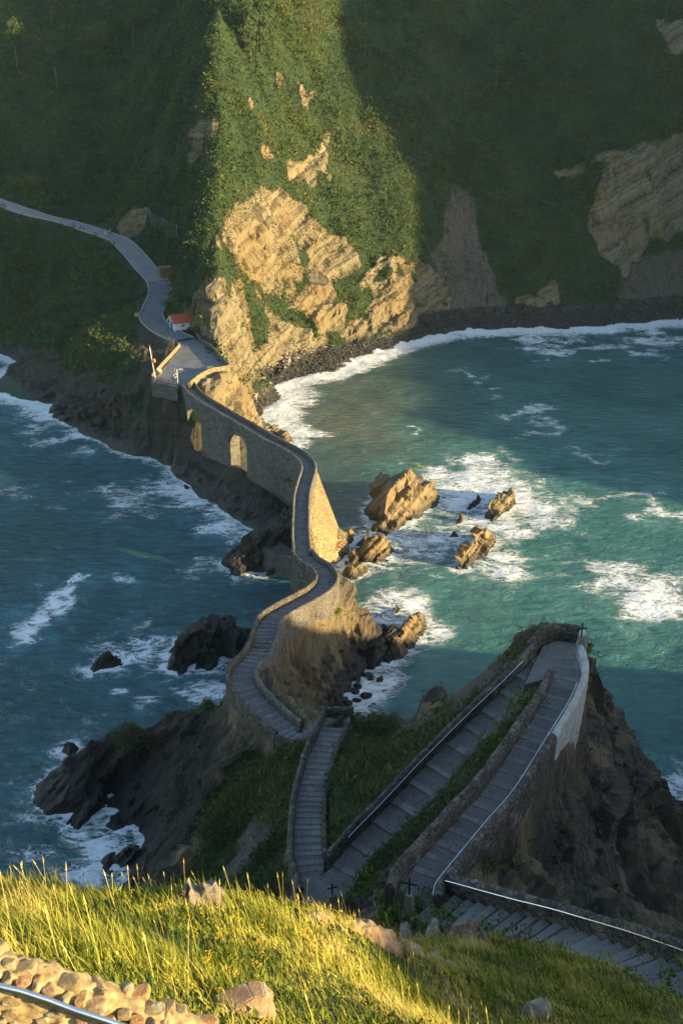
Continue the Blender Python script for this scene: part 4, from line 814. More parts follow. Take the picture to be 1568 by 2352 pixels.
for x in (-0.36,):
    for sgn in (-1, 1):
        bm = bmesh.new(); M = Matrix.Translation((x, LY/2, HR+0.0)) @ Matrix.Rotation(-sgn*pitch if sgn > 0 else pitch, 4, 'X') @ Matrix.Translation((0, sgn*rl/2, 0)); add_box(bm, (0, 0, -0.08), (0.06, rl, 0.2), M=M); bm_obj('bargeboard', bm, M_paint, hut)
# ------------------------------------------------------------------ timber cabin
cz = 20.5; cp_ = P(384, 641, cz); cab = empty('timber_cabin', tuple(cp_), R(20), 'square brown cabin of upright boards beside the road', 'cabin')
M_board = plain('brown_boards', (0.20, 0.125, 0.05), 0.75, 0.3, 5)
box_part('core', (0, 1.3, 1.3), (2.7, 2.7, 2.6), M_iron, cab)
for k in range(10):
    y = 0.0+k*0.29; box_part('board', (-1.38, y, 1.35), (0.05, 0.26, 2.75), M_board, cab); box_part('board', (-1.3+k*0.29, -0.08, 1.35), (0.26, 0.05, 2.75), M_board, cab); box_part('board', (1.38, y, 1.35), (0.05, 0.26, 2.75), M_board, cab)
cw_ = box_part('window', (-1.42, 1.3, 1.5), (0.05, 0.7, 1.0), M_board, cab); box_part('pane', (-1.45, 1.3, 1.5), (0.03, 0.45, 0.75), M_iron, cw_)
box_part('roof', (0, 1.3, 2.64), (2.5, 2.5, 0.1), M_ped, cab)
# ------------------------------------------------------------------ poles, lamp, signs
M_bluep = plain('blue_pole', (0.02, 0.13, 0.36), 0.5); M_wpole = plain('white_pole', (0.7, 0.68, 0.62), 0.6)
def pole(label, px, py, z, h, mat, r=0.06, lean=(0, 0)):
    q = P(px, py, z); e = empty('pole', tuple(q), 0, label, 'pole'); tube_part('shaft', [(0, 0, -0.2), (lean[0], lean[1], h)], r, mat, e); tube_part('collar', [(0, 0, 0), (0.02*lean[0], 0, 0.6)], r*1.7, mat, e); return e
e = pole('blue pole beside a yellow box at the road bend', 320, 729, 16.5, 3.9, M_bluep); box_part('box', (-0.55, 0.1, 0.45), (0.9, 0.5, 0.9), plain('yellow_box', (0.5, 0.34, 0.08), 0.6), e)
pole('blue pole on the bank above the hut', 372, 737, 16.6, 4.4, M_bluep)
e = pole('tall leaning white mast with orange float by the timber fence', 357, 870, PZ, 6.0, M_wpole, 0.07, (-0.55, 0)); bm = bmesh.new(); bmesh.ops.create_uvsphere(bm, u_segments=12, v_segments=8, radius=0.3, matrix=Matrix.Translation((0.05, 0, 3.4)) @ Matrix.Diagonal((1, 1, 1.4, 1))); bm_obj('float', bm, plain('orange_float', (0.7, 0.17, 0.04), 0.5), e, smooth=True); tube_part('tip', [(-0.55, 0, 6), (-0.58, 0, 6.4)], 0.06, plain('red_tip', (0.5, 0.06, 0.04), 0.5), e)
e = pole('slim lamp post with short arm at the bridge entrance', 409, 884, PZ, 2.9, M_wpole, 0.055); tube_part('arm', [(0, 0, 2.88), (0.75, 0, 2.95)], 0.04, M_wpole, e); box_part('lamp_head', (0.85, 0, 2.93), (0.36, 0.16, 0.09), M_wpole, e)
e = pole('blue sign post carrying a red and white lifebuoy', 403, 874, PZ, 2.9, M_wood, 0.05)
bm = bmesh.new(); bmesh.ops.create_cone(bm, segments=16, radius1=0.24, radius2=0.24, depth=0.05, cap_ends=True, matrix=Matrix.Translation((0, -0.08, 2.7)) @ Matrix.Rotation(math.pi/2, 4, 'X')); bm_obj('sign_disc', bm, M_bluep, e)
for k in range(8):
    bm = bmesh.new(); add_tube(bm, [(0.1+0.3*math.sin(a), -0.12, 0.95+0.3*math.cos(a)) for a in np.linspace(k*math.pi/4, (k+1)*math.pi/4, 5)], 0.085, 8); bm_obj('buoy_segment', bm, M_rust if k % 2 else M_paint, e, smooth=True)
def blob(name, loc, size, mat, seed, rz=0, n=16, bev=0.07, p=3):
    """chipped stone: hull of random points, edges worn"""
    r = np.random.default_rng(seed); V = r.uniform(-1, 1, (n, 3)); V /= (np.abs(V)**p).sum(1)[:, None]**(1/p); V *= r.uniform(0.82, 1.0, (n, 1))
    bm = bmesh.new()
    for c in V*0.5: bm.verts.new(c)
    h_ = bmesh.ops.convex_hull(bm, input=bm.verts); bmesh.ops.delete(bm, geom=[v for v in bm.verts if not v.link_faces], context='VERTS')
    bmesh.ops.dissolve_limit(bm, angle_limit=0.25, verts=list(bm.verts), edges=list(bm.edges))
    if bev: bmesh.ops.bevel(bm, geom=list(bm.edges), offset=bev, segments=2, affect='EDGES')
    for v in bm.verts: v.co = Vector((v.co.x*size[0], v.co.y*size[1], v.co.z*size[2]))
    o = bm_obj(name, bm, mat); o.location = loc; o.rotation_euler = (0, 0, rz); return o
q = pl(367, 862); sb = empty('sign_boulder', tuple(q), 0, 'rough brown boulder carrying a pale plaque behind the plank fence', 'sign'); o = blob('boulder', (0, 0, 0.55), (1.5, 1.0, 1.5), plain('brown_boulder', (0.3, 0.17, 0.08), 0.85), 7, 0, 18); o.parent = sb
o = box_part('plaque', (0.05, -0.5, 0.85), (0.8, 0.06, 0.55), M_white, sb); o.rotation_euler = (-0.35, 0, 0)
q = pl(483, 853); eb = empty('meter_box', tuple(q), 0.2, 'cream utility box with green lid by the platform wall', 'box'); box_part('cabinet', (0, 0, 0.4), (0.95, 0.7, 0.9), plain('cream_box', (0.55, 0.5, 0.34), 0.7), eb, bevel=0.02); box_part('lid', (0, 0, 0.92), (1.15, 0.9, 0.12), plain('green_lid', (0.12, 0.22, 0.12), 0.7), eb, bevel=0.02)
q = P(133, 214, 0); rr_ = ray(133, 214)
def ground_hit(px, py):
    r = ray(px, py); t = np.linspace(120, 480, 3000); X = r[0]*t; Y = r[1]*t; Z = CAMZ+r[2]*t; g = sample(mx, my, MV[..., 2], X, Y, -9); k = np.argmax(g > Z); return np.array([X[k], Y[k], g[k]])
gp = ground_hit(134, 218); e = empty('pole', tuple(gp), 0, 'lone tall green pole on the dark hillside', 'pole'); tube_part('shaft', [(0, 0, -0.5), (0, 0, 7)], 0.12, plain('green_pole', (0.02, 0.16, 0.10), 0.5), e); box_part('base_plate', (0, 0, 0.05), (0.5, 0.5, 0.15), M_conc, e)
# rockfall net
M_net = plain('net_wire', (0.16, 0.22, 0.19), 0.6); n0 = empty('rockfall_net', tuple(ground_hit(370, 528)), 0, 'sagging green rockfall net between steel posts above the road', 'net')
tops = []
for px, py in ((345, 512), (375, 527), (407, 545)):
    g = ground_hit(px, py); t = g+[0.3, -1.2, 3.0]; tops.append((g, t)); under(tube_part('post', [tuple(g), tuple(t)], 0.09, M_net), n0)
    under(tube_part('guy_wire', [tuple(t), tuple(g+[2.4, 0.5, -0.6])], 0.035, M_net, None, 5), n0)
for (g0, t0), (g1, t1) in zip(tops, tops[1:]):
    for a in np.linspace(0, 1, 7):
        under(tube_part('net_cord', [tuple(t0+(t1-t0)*u+[0, -1.0*math.sin(u*3.14)*math.sin(a*2.6), -3.2*a-0.5*math.sin(u*3.14)]) for u in np.linspace(0, 1, 9)], 0.025, M_net, None, 4), n0)
    for u in np.linspace(0, 1, 13): under(tube_part('net_cord', [tuple(t0+(t1-t0)*u+[0, -1.0*math.sin(u*3.14)*math.sin(a*2.6), -3.2*a-0.5*math.sin(u*3.14)]) for a in np.linspace(0, 1, 6)], 0.02, M_net, None, 4), n0)
# ------------------------------------------------------------------ people on the road, a gull
def person(loc, rz, top, legs, label, hunch=0.0):
    e = empty('person', tuple(loc), rz, label, 'person', 'walkers on the road')
    def skin(nm, verts, edges, rad, mat):
        me = bpy.data.meshes.new(nm); me.from_pydata(verts, edges, []); o = bpy.data.objects.new(nm, me); COL.objects.link(o); m = o.modifiers.new('s', 'SKIN'); o.modifiers.new('d', 'SUBSURF').levels = 1
        for v, r in zip(me.skin_vertices[0].data, rad): v.radius = (r, r)
        me.skin_vertices[0].data[0].use_root = True; bpy.context.view_layer.update(); nm_ = bpy.data.meshes.new_from_object(o.evaluated_get(bpy.context.evaluated_depsgraph_get())); o.modifiers.clear(); o.data = nm_; nm_.materials.clear(); nm_.materials.append(mat); o.parent = e; return o
    h = hunch
    v = [(0,0,.95),(0,-h*.4,1.2),(0,-h,1.42),(0,-h,1.5),(0,-h-.02,1.62),(.1,0,.9),(.12,-.18,.5),(.12,-.1,.06),(.12,-.25,.04),(-.1,0,.9),(-.12,.14,.5),(-.12,.26,.08),(-.12,.12,.04),(.2,-h,1.4),(.26,-h+.08,1.12),(.25,-h-.08,.88),(-.2,-h,1.4),(-.26,-h-.06,1.12),(-.25,-h-.22,.92)]
    ed = [(0,1),(1,2),(2,3),(3,4),(0,5),(5,6),(6,7),(7,8),(0,9),(9,10),(10,11),(11,12),(2,13),(13,14),(14,15),(2,16),(16,17),(17,18)]
    ra = [.15,.16,.15,.06,.1,.1,.075,.05,.04,.1,.075,.05,.04,.07,.05,.035,.07,.05,.035]
    skin('body', v, ed, ra, plain('skin', (0.45, 0.28, 0.2), 0.6))
    skin('shirt', [(0,0,.98),(0,-h*.4,1.2),(0,-h,1.42),(.21,-h,1.39),(.26,-h+.06,1.15),(-.21,-h,1.39),(-.26,-h-.05,1.15)], [(0,1),(1,2),(2,3),(3,4),(2,5),(5,6)], [.17,.18,.17,.09,.07,.09,.07], top)
    skin('trousers', [(0,0,.98),(.1,0,.88),(.12,-.18,.5),(.12,-.1,.12),(-.1,0,.88),(-.12,.14,.5),(-.12,.25,.14)], [(0,1),(1,2),(2,3),(0,4),(4,5),(5,6)], [.165,.115,.09,.07,.115,.09,.07], legs)
    bm = bmesh.new(); bmesh.ops.create_uvsphere(bm, u_segments=10, v_segments=7, radius=0.115, matrix=Matrix.Translation((0, -h+.02, 1.67))); bm_obj('hair', bm, M_iron, e, smooth=True)
pa = ground_hit(243, 543); person(pa+[0, 0, .1], 0.6, plain('blue_white_top', (0.35, 0.4, 0.6), 0.8), plain('pale_trousers', (0.6, 0.62, 0.66), 0.8), 'person in pale trousers stooping at the road edge', 0.25)
person(pa+[1.0, 0.9, .1], 2.2, plain('bright_blue_jacket', (0.02, 0.12, 0.5), 0.7), plain('dark_trousers', (0.05, 0.05, 0.07), 0.8), 'person in bright blue jacket standing beside the stooping walker')
gl_ = empty('gull', tuple(P(712, 1000, 6)), 0.4, 'white gull gliding over the bay with wings raised', 'gull'); M_gull = plain('gull_white', (0.85, 0.85, 0.84), 0.7, 0.05)
bm = bmesh.new(); add_tube(bm, [(0, -.32, 0), (0, -.2, .01), (0, 0, 0), (0, .2, -.01), (0, .4, 0)], 0.07, 8)
for i, v in enumerate(bm.verts): v.co.x *= [0.5, 1, 1.3, 0.9, 0.25][i//8]; v.co.z *= [0.5, 1, 1.2, 0.8, 0.2][i//8]
bm_obj('body', bm, M_gull, gl_, smooth=True)
for s in (-1, 1):
    bm = bmesh.new(); rows = [[(s*x, y0, z), (s*x, (y0+y1)/2, z+.03), (s*x, y1, z)] for x, y0, y1, z in ((.03, -.13, .12, .02), (.35, -.16, .08, .2), (.62, -.08, .08, .24), (.85, .06, .1, .18))]
    vv = [[bm.verts.new(c) for c in r] for r in rows]
    for a, b in zip(vv, vv[1:]):
        for k in range(2): bm.faces.new((a[k], a[k+1], b[k+1], b[k]))
    o = bm_obj('wing', bm, M_gull, gl_, smooth=True); o.modifiers.new('t', 'SOLIDIFY').thickness = 0.02
# ------------------------------------------------------------------ boulders on the shores
M_bould = rock_material('shore_boulder', tuple(BED2), (0.06, 0.055, 0.05), 1.2)
rs = random.Random(5); bl = []
proto = [blob('boulder', (0, 0, 0), (2, 1.5, 1.3), M_bould, 300+k, 0, 15, 0.05) for k in range(6)]
spots = []
for k in range(46):
    t = rs.random(); px, py = 128+(262-128)*t+rs.uniform(-14, 14), 948+ (1000-948)*t*0.9+rs.uniform(-26, 8)*(1 if k % 3 else 0.4); spots.append((px, py, max(0.1, (960+45*t-py)*0.05), rs.uniform(0.7, 1.7), 'dark block of rock tumbled on the shore below the fence', 'boulders heaped on the left shore'))
for k in range(40):
    px = rs.uniform(1000, 1568); py = 757-(px-1000)*0.035+rs.uniform(-34, 2); spots.append((px, py, max(0.1, (757-(px-1000)*.035-py)*0.06), rs.uniform(0.5, 1.35), 'grey boulder at the foot of the scree above the surf', 'boulders along the far beach'))
for k in range(26):
    px, py = rs.uniform(775, 880), rs.uniform(1545, 1655); spots.append((px, py, 0.1, rs.uniform(0.4, 0.9), 'black boulder awash in the foaming inlet', 'boulders in the inlet'))
for k in range(18):
    t = rs.random(); spots.append((400+190*t+rs.uniform(-10, 16), 1082+125*t+rs.uniform(-12, 12), 0.3, rs.uniform(0.5, 1.2), 'dark boulder at the waterline under the bridge slabs', 'boulders under the bridge'))
for i, (px, py, z, s, lb, gr) in enumerate(spots):
    o = proto[i] if i < 6 else proto[i % 6].copy()
    if i >= 6: COL.objects.link(o)
    q = P(px, py, z); g = max(float(land_z(np.array([q[0]]), np.array([q[1]]))[0]), -0.4); o.location = (q[0], q[1], max(g, 0)+0.15*s); o.scale = (s, s*rs.uniform(.7, 1.1), s*rs.uniform(.6, 1)); o.rotation_euler = (rs.uniform(-.4, .4), rs.uniform(-.4, .4), rs.uniform(0, 6.28)); props(o, lb, 'boulder', gr)

# pebbles of the beach
bw = beachA*(MV[..., 2] > -0.1)*((sx > 520) & (sx < 1600))*(sy < 990)
def scatter0(V, wgt, n, seed):
    r = np.random.default_rng(seed); w = wgt.ravel(); i = r.choice(w.size, n, p=w/w.sum()); return V.reshape(-1, 3)[i]+r.normal(size=(n, 3))*[0.3, 0.3, 0]
pb = scatter0(MV, bw*np.clip(1.4-MV[..., 2]*0.1, 0.2, 1.4), 14000, 51); n = len(pb); r0 = np.random.default_rng(52); ss = np.clip(r0.gamma(2.2, 0.09, n), 0.08, 0.8)
oc = np.array([[1, 0, 0], [0, 1, 0], [-1, 0, 0], [0, -1, 0], [0, 0, .7], [0, 0, -.5]]); th = r0.uniform(0, 6.28, n); ca, sa = np.cos(th)[:, None], np.sin(th)[:, None]
V = oc[None]*(ss[:, None, None]*r0.uniform(0.6, 1.2, (n, 6, 1))); V = np.stack([V[..., 0]*ca-V[..., 1]*sa, V[..., 0]*sa+V[..., 1]*ca, V[..., 2]], -1)+pb[:, None]
F = (np.array([[0, 1, 4], [1, 2, 4], [2, 3, 4], [3, 0, 4], [1, 0, 5], [2, 1, 5], [3, 2, 5], [0, 3, 5]])[None]+(np.arange(n)*6)[:, None, None]).reshape(-1, 3)
mbp = MB('pebble_stone'); M_peb = mbp.out(mbp.ramp(mbp.attr('tone'), [(0, (0.03, 0.028, 0.025)), (0.6, (0.10, 0.088, 0.07)), (1, (0.34, 0.30, 0.24))]), 0.8)
tn_ = np.clip(r0.random(n)*0.7+0.9*sstep(1.6, 3.6, pb[:, 2])*(pb[:, 0] < 5)-0.1, 0, 1)
props(mesh_np('beach_pebbles', V.reshape(-1, 3), F, M_peb, attrs={'tone': np.repeat(tn_, 6)}, smooth=False), kind='stuff')
M_drift = plain('driftwood', (0.34, 0.21, 0.11), 0.8); rs = random.Random(12)
for k, (px, py) in enumerate([(702,793),(745,800),(760,795),(640,845),(600,872),(690,806),(615,838),(575,905)]):
    q = ground_hit(px, py); a = rs.uniform(-0.3, 0.6); l_ = rs.uniform(1.2, 2.4); dv = np.array([math.cos(a), math.sin(a), 0])*l_
    o = tube_part('driftwood_log', [tuple(-dv/2), tuple(dv*0.1+[0, .1, .05]), tuple(dv/2)], 0.14, M_drift, None, 7, 0.09); o.location = q+[0, 0, 0.15]; props(o, 'bleached driftwood log washed up on the pebble beach', 'log', 'driftwood on the beach')
# ================================================================== vegetation
def leaf_material(name, stops, rough=0.75, trans=0.0):
    mb = MB(name); t = mb.attr('tone'); m = mb.out(mb.ramp(t, stops), rough, None, 0.15)
    return m
def tufts(name, pts, nrm, size, k, mat, tone, up=0.6, wide=0.32, spread=0.5, seed=0, drop=0.1):
    """k pointed leaves per point"""
    r = np.random.default_rng(seed); n = len(pts)*k; p = np.repeat(pts, k, 0); s = np.repeat(size, k)*r.uniform(0.6, 1.25, n); nn = np.repeat(nrm, k, 0)
    d = r.normal(size=(n, 3)); d /= np.linalg.norm(d, axis=1)[:, None]; d = d+nn*0.6+np.array([0, 0, up]); d /= np.linalg.norm(d, axis=1)[:, None]
    o = r.normal(size=(n, 3))*np.array([1, 1, 0.35]); o *= (np.repeat(size, k)*spread)[:, None]
    b = p+o-nn*drop*s[:, None]; side = np.cross(d, r.normal(size=(n, 3))); side /= np.linalg.norm(side, axis=1)[:, None]+1e-9
    w = (s*wide)[:, None]; V = np.stack([b-side*w*0.5, b+side*w*0.5, b+d*s[:, None]], 1)
    tn = np.clip(np.repeat(tone, k)+r.normal(size=n)*0.06, 0, 1)
    o = mesh_np(name, V.reshape(-1, 3), np.arange(n*3).reshape(-1, 3), mat, attrs={'tone': np.repeat(tn, 3)}, smooth=False)
    return props(o, kind='stuff')
def scatter(V, wgt, n, seed):
    """n random points on a grid surface; wgt per cell"""
    r = np.random.default_rng(seed); a, b, c, d = V[:-1, :-1], V[:-1, 1:], V[1:, 1:], V[1:, :-1]
    cr = np.cross(c-a, d-b); ar = np.linalg.norm(cr, axis=-1)*0.5; w = (ar*wgt).ravel(); idx = r.choice(w.size, n, p=w/w.sum())
    u, v = r.random(n)[:, None], r.random(n)[:, None]; f = lambda q: q.reshape(-1, 3)[idx]
    pts = f(a)*(1-u)*(1-v)+f(b)*u*(1-v)+f(c)*u*v+f(d)*(1-u)*v; nn = f(cr); nn = nn/(np.linalg.norm(nn, axis=1)[:, None]+1e-9)
    return pts, nn, idx
def cells(A): return (A[:-1, :-1]+A[1:, :-1]+A[:-1, 1:]+A[1:, 1:])/4
# --- hillside brush
vx, vy = sheet(MV[..., 0], MV[..., 1], MV[..., 2]); inframe = (vx > -60) & (vx < 1630) & (vy > -60) & (vy < 1100)
pav = blurmask(np.where(ins, 1.0, 0)); rd = sstep(3.2, 4.0, dr); 
vw = np.clip(1-rockA*0.985-screeA*0.85-beachA*1.5, 0, 1)*inframe*rd*(1-pav)*(MV[..., 2] > 2.5)*(dbr > 4.5)
vw *= np.where(facing := ((N3[..., 1] < 0.35)), 1, 0.2)
clump = 0.35+0.65*sstep(-0.25, 0.35, fbm(MX/3.5, MY/3.5, o=3, seed=401))
pts, nn, _ = scatter(MV, cells(vw*clump), 135000, 5)
tn = 0.45+0.62*fbm(pts[:, 0]/10, pts[:, 1]/10, pts[:, 2]/10, o=5, seed=411); sz = np.clip(0.3+0.24*np.abs(rng.normal(size=len(pts))), 0.2, 1.1)
M_brush = leaf_material('brush_leaves', [(0.0, (0.018, 0.036, 0.014)), (0.35, (0.040, 0.068, 0.020)), (0.6, (0.078, 0.105, 0.024)), (0.8, (0.12, 0.11, 0.03)), (1.0, (0.15, 0.095, 0.035))])
tufts('hillside_brush', pts, nn, sz*0.75, 5, M_brush, tn, 0.5, 0.7, 0.95, 7)
pts, nn, _ = scatter(MV, cells(vw*sstep(0.0, 0.5, fbm(MX/9, MY/9, o=3, seed=431))), 2000, 15)
big_ = np.repeat(pts, 14, 0)+rng.normal(size=(len(pts)*14, 3))*[0.7, 0.7, 0.45]+[0, 0, 0.5]
tufts('hillside_shrubs', big_, np.repeat(nn, 14, 0), rng.uniform(0.3, 0.7, len(big_)), 4, M_brush, np.repeat(0.3+0.4*rng.random(len(pts)), 14), 0.5, 0.55, 0.5, 9)
# --- islet turf
jx2, jy2 = sheet(IV[..., 0], IV[..., 1], IV[..., 2]); ifr = (jx2 > -60) & (jx2 < 1630) & (jy2 < 2420) & (IY > 24)
onpath = np.ones(IX.shape)
for L, hw in ((CAUSE, 1.6), (STAIR1, 1.35), (RAMP, 1.45), (UPPER, 1.4), (STAIR2, 1.45), (HIDDEN, 1.3)):
    dd, _ = near_line(IX, IY, L); onpath *= sstep(hw-0.1, hw+0.15, dd)
for LDp in (tp, [P(*q, 35.4) for q in [(905,2075),(955,2030),(1010,2060),(1035,2105),(985,2125),(920,2118)]], [P(*q, 26.2) for q in [(672,2040),(720,2015),(758,2010),(790,2035),(805,2060),(770,2090),(690,2110)]]):
    onpath *= ~inpoly([(q[0], q[1]) for q in LDp], IX, IY)
gw = np.clip(igr*1.1+irk*0.035, 0, 1)*ifr*onpath*(IV[..., 2] > 3)*(0.3+0.7*sstep(-0.3, 0.3, fbm(IX/2.2, IY/2.2, o=3, seed=441)))
pts, nn, idx = scatter(IV, cells(gw*np.where(IY < 45, 1.8, 1.0)), 85000, 25)
tn = 0.45+0.5*fbm(pts[:, 0]/5, pts[:, 1]/5, o=4, seed=451); sz = np.clip(0.15+0.12*np.abs(rng.normal(size=len(pts))), 0.1, 0.5)*np.clip(pts[:, 1]/55, 0.5, 1.0)
M_turf = leaf_material('turf_leaves', [(0.0, (0.04, 0.062, 0.022)), (0.35, (0.08, 0.105, 0.034)), (0.6, (0.13, 0.135, 0.048)), (0.8, (0.17, 0.15, 0.05)), (1.0, (0.19, 0.12, 0.045))])
tufts('islet_turf', pts, nn, sz, 4, M_turf, tn, 0.7, 0.32, 0.9, 29)
# bright leafy plants by the landing and along the walls
sp_ = []
for px, py, z, n, r in [(905,2098,34.9,40,0.7),(960,2118,35,60,0.9),(1040,2128,36,60,0.9),(1120,2150,37.3,50,0.9),(1190,2170,38.6,40,0.9),(870,1990,29.6,30,0.8),(1200,1650,31.3,40,0.9),(1140,1740,30.8,40,0.9),(1245,1895,26,30,1),(800,1675,17.5,30,0.7),(600,1520,13.5,26,0.8),(1350,1462,30.8,20,0.5),(1235,1472,29.5,16,0.5),(620,1560,11.5,26,0.7),(770,1345,10.5,30,0.6),(772,1395,9.4,30,0.5),(722,1120,8.0,16,0.6),(735,1150,5.5,22,0.7),(955,1075,8.4,14,0.7),(975,1070,8.5,14,0.5),(565,905,10,24,1.0),(480,890,12,20,1),(390,884,14.6,40,0.9),(660,1105,7.5,26,0.6),(860,2035,29.5,30,0.9),(1500,2310,44,30,1)]:
    q = P(px, py, z); g = land_z(np.array([q[0]]), np.array([q[1]]))[0]; zz = q[2] if abs(g-q[2]) > 2.5 else g
    sp_.append(np.array([q[0], q[1], zz])+rng.normal(size=(n*4, 3))*[r*0.7, r*0.7, 0.16]+[0, 0, 0.12])
sp_ = np.vstack(sp_); tufts('leafy_plants', sp_, np.tile([0, 0, 1.0], (len(sp_), 1)), rng.uniform(0.1, 0.24, len(sp_)), 5, leaf_material('bright_leaves', [(0, (0.04, 0.10, 0.015)), (0.6, (0.10, 0.19, 0.025)), (1, (0.22, 0.24, 0.04))]), rng.random(len(sp_)), 0.8, 0.5, 0.5, 31)
ew = []
for L, w_ in ((CAUSE, 1.02), (STAIR1, 0.85), (RAMP, 0.92), (UPPER, 0.83), (STAIR2, 0.9)):
    for sg in (-1, 1):
        e_ = offset(L, sg*w_); k = rng.choice(len(e_), len(e_)//2); k = k[fbm(e_[k, 0]/1.5, e_[k, 1]/1.5, o=2, seed=491) > 0.0]; ew.append(e_[k]+rng.normal(size=(len(k), 3))*[0.08, 0.08, 0.0]+[0, 0, 0.02])
ew = np.vstack(ew); tufts('path_weeds', ew, np.tile([0, 0, 1.0], (len(ew), 1)), rng.uniform(0.08, 0.2, len(ew)), 9, M_turf, rng.random(len(ew))*0.7+0.1, 0.9, 0.3, 0.7, 33)
# --- pines
M_bark = plain('pine_bark', (0.10, 0.075, 0.055), 0.9, 0.3, 2); M_needle = leaf_material('pine_needles', [(0, (0.03, 0.055, 0.02)), (0.6, (0.07, 0.11, 0.035)), (1, (0.12, 0.15, 0.05))])
def pine(px, py, h, label, seed, dense=1.0, low=0.35):
    g = ground_hit(px, py); e = empty('pine_tree', tuple(g), 0, label, 'tree', 'pines on the hillside'); r = np.random.default_rng(seed)
    lean = r.normal(size=2)*0.04*h; pt = lambda t: np.array([lean[0]*t*t, lean[1]*t*t, h*t])
    tube_part('trunk', [tuple(pt(t)-[0, 0, 0.4 if t == 0 else 0]) for t in np.linspace(0, 0.97, 7)], 0.02*h, M_bark, e, 7, 0.006*h)
    C = []; bm = bmesh.new()
    for i in range(int(22*dense)):
        t = r.uniform(low, 0.98); a = r.uniform(0, 6.28); ln = h*0.24*(1.12-t)**0.6*r.uniform(0.5, 1.1); b = pt(t); tip = b+np.array([math.cos(a)*ln, math.sin(a)*ln, ln*r.uniform(0.1, 0.5)])
        add_tube(bm, [tuple(b), tuple((b+tip)/2+[0, 0, -0.05*ln]), tuple(tip)], 0.005*h, 5, 0.0015*h)
        for q in range(int(5)): C.append(tip+(b-tip)*r.uniform(0, 0.5)+r.normal(size=3)*[0.04*h, 0.04*h, 0.028*h])
    bm_obj('limbs', bm, M_bark, e); C += [pt(1.0)+r.normal(size=3)*0.03*h for _ in range(6)]; C = np.array(C)
    o = tufts('crown', C, np.tile([0, 0, 1.0], (len(C), 1)), np.full(len(C), 0.055*h)*r.uniform(0.7, 1.3, len(C)), 16, M_needle, r.random(len(C))*0.7+0.1, 0.5, 0.3, 0.55, seed); o.parent = e; del o['kind']
for i, (px, py, h, lb, dn, lo) in enumerate([(1138,205,12,'lone pine with bare lower trunk on the open dark slope',1.1,0.35),(1040,142,11,'thin pale-trunked pine uphill of the lone pine',0.9,0.4),(42,168,13,'tall pine with long bare trunk near the green pole',1.2,0.5),(308,112,12,'wide-crowned pine standing above the green hollow',1.3,0.4),
  (575,140,12,'dense pine at the lower end of the ridge grove',1.5,0.15),(600,125,12,'bushy pine leaning out on the ridge crest',1.5,0.15),(560,85,12,'dark pine in the middle of the ridge grove',1.5,0.15),(610,70,12,'tallest pine of the ridge grove',1.5,0.2),(530,60,11,'dark pine at the upper back of the ridge grove',1.4,0.2),(495,150,6,'low young pine below the ridge grove',1.3,0.05),
  (1482,128,9,'slender pine beside the broken outcrop',0.8,0.5),(1500,132,7,'short pine next to the slender one by the outcrop',0.8,0.45),(1525,50,10,'pine above the broken outcrop',0.9,0.4),(250,45,10,'dark pine on the upper left slope',1.2,0.2),(120,60,9,'small pine high above the green pole',1.2,0.2)]):
    pine(px, py, h, lb, 700+i*7, dn, lo)
# ================================================================== foreground: grass, wall, rail, ledge
fg = (IY < 33) & (IZ > 34) & (jy2 > 2000) & (jy2 < 2600) & (jx2 > -150) & (jx2 < 1750)
dW = np.ones(IX.shape)
WALL = smooth_line([P(-160,2136,64.0), P(-60,2160,63.85), P(0,2182,63.75), P(110,2212,63.55), P(220,2252,63.35), P(330,2292,63.12), P(430,2332,62.9), P(540,2382,62.65), P(640,2430,62.4)], 0.12)
dwl, _ = near_line(IX, IY, WALL)
fw = fg*onpath*sstep(0.15, 0.3, dwl)*igr*np.where(IY < WALL[:, 1].max()+0 , 1, 1)
behind = (IY-np.interp(IX, WALL[:, 0], WALL[:, 1]) < 0) & (IX < WALL[-1, 0]); fw = fw*(~behind)
fw *= 0.25+0.75*sstep(-0.35, 0.25, fbm(IX/0.8, IY/0.8, o=3, seed=461))
r_ = np.random.default_rng(77); NB = 190000; pts, nn, _ = scatter(IV, cells(fw)*np.where(cells(IY) < 13, 1.0, 0.5), NB, 35)
ln = np.clip(r_.gamma(5, 0.042, NB)*(0.75+0.7*sstep(-0.3, 0.4, fbm(pts[:, 0]/1.3, pts[:, 1]/1.3, o=3, seed=471))), 0.06, 0.6); tone = np.clip(0.62+0.75*fbm(pts[:, 0]/1.1, pts[:, 1]/1.1, o=4, seed=475)+r_.normal(size=NB)*0.13, 0, 1)
wind = np.array([-0.35, 0.15, 0]); d = np.array([0, 0, 1.0])+r_.normal(size=(NB, 3))*[0.28, 0.28, 0.1]+wind*0.5; d /= np.linalg.norm(d, axis=1)[:, None]
sd_ = np.cross(d, r_.normal(size=(NB, 3))); sd_ /= np.linalg.norm(sd_, axis=1)[:, None]; w = (0.0025+0.003*r_.random(NB))[:, None]*np.clip(pts[:, 1]/9, 1, 3)[:, None]; l3 = ln[:, None]; bend = (wind+r_.normal(size=(NB, 3))*0.22)
b = pts-[0, 0, 0.03]; m1 = b+d*l3*0.5+bend*l3*0.12; tp_ = b+d*l3*0.95+bend*l3*0.5-[0, 0, 1]*l3*0.1
V = np.stack([b-sd_*w, b+sd_*w, m1+sd_*w*0.8, m1-sd_*w*0.8, tp_], 1); i6 = np.arange(NB)[:, None]*5
F = np.concatenate([i6+[0, 1, 2], i6+[0, 2, 3], i6+[3, 2, 4]])
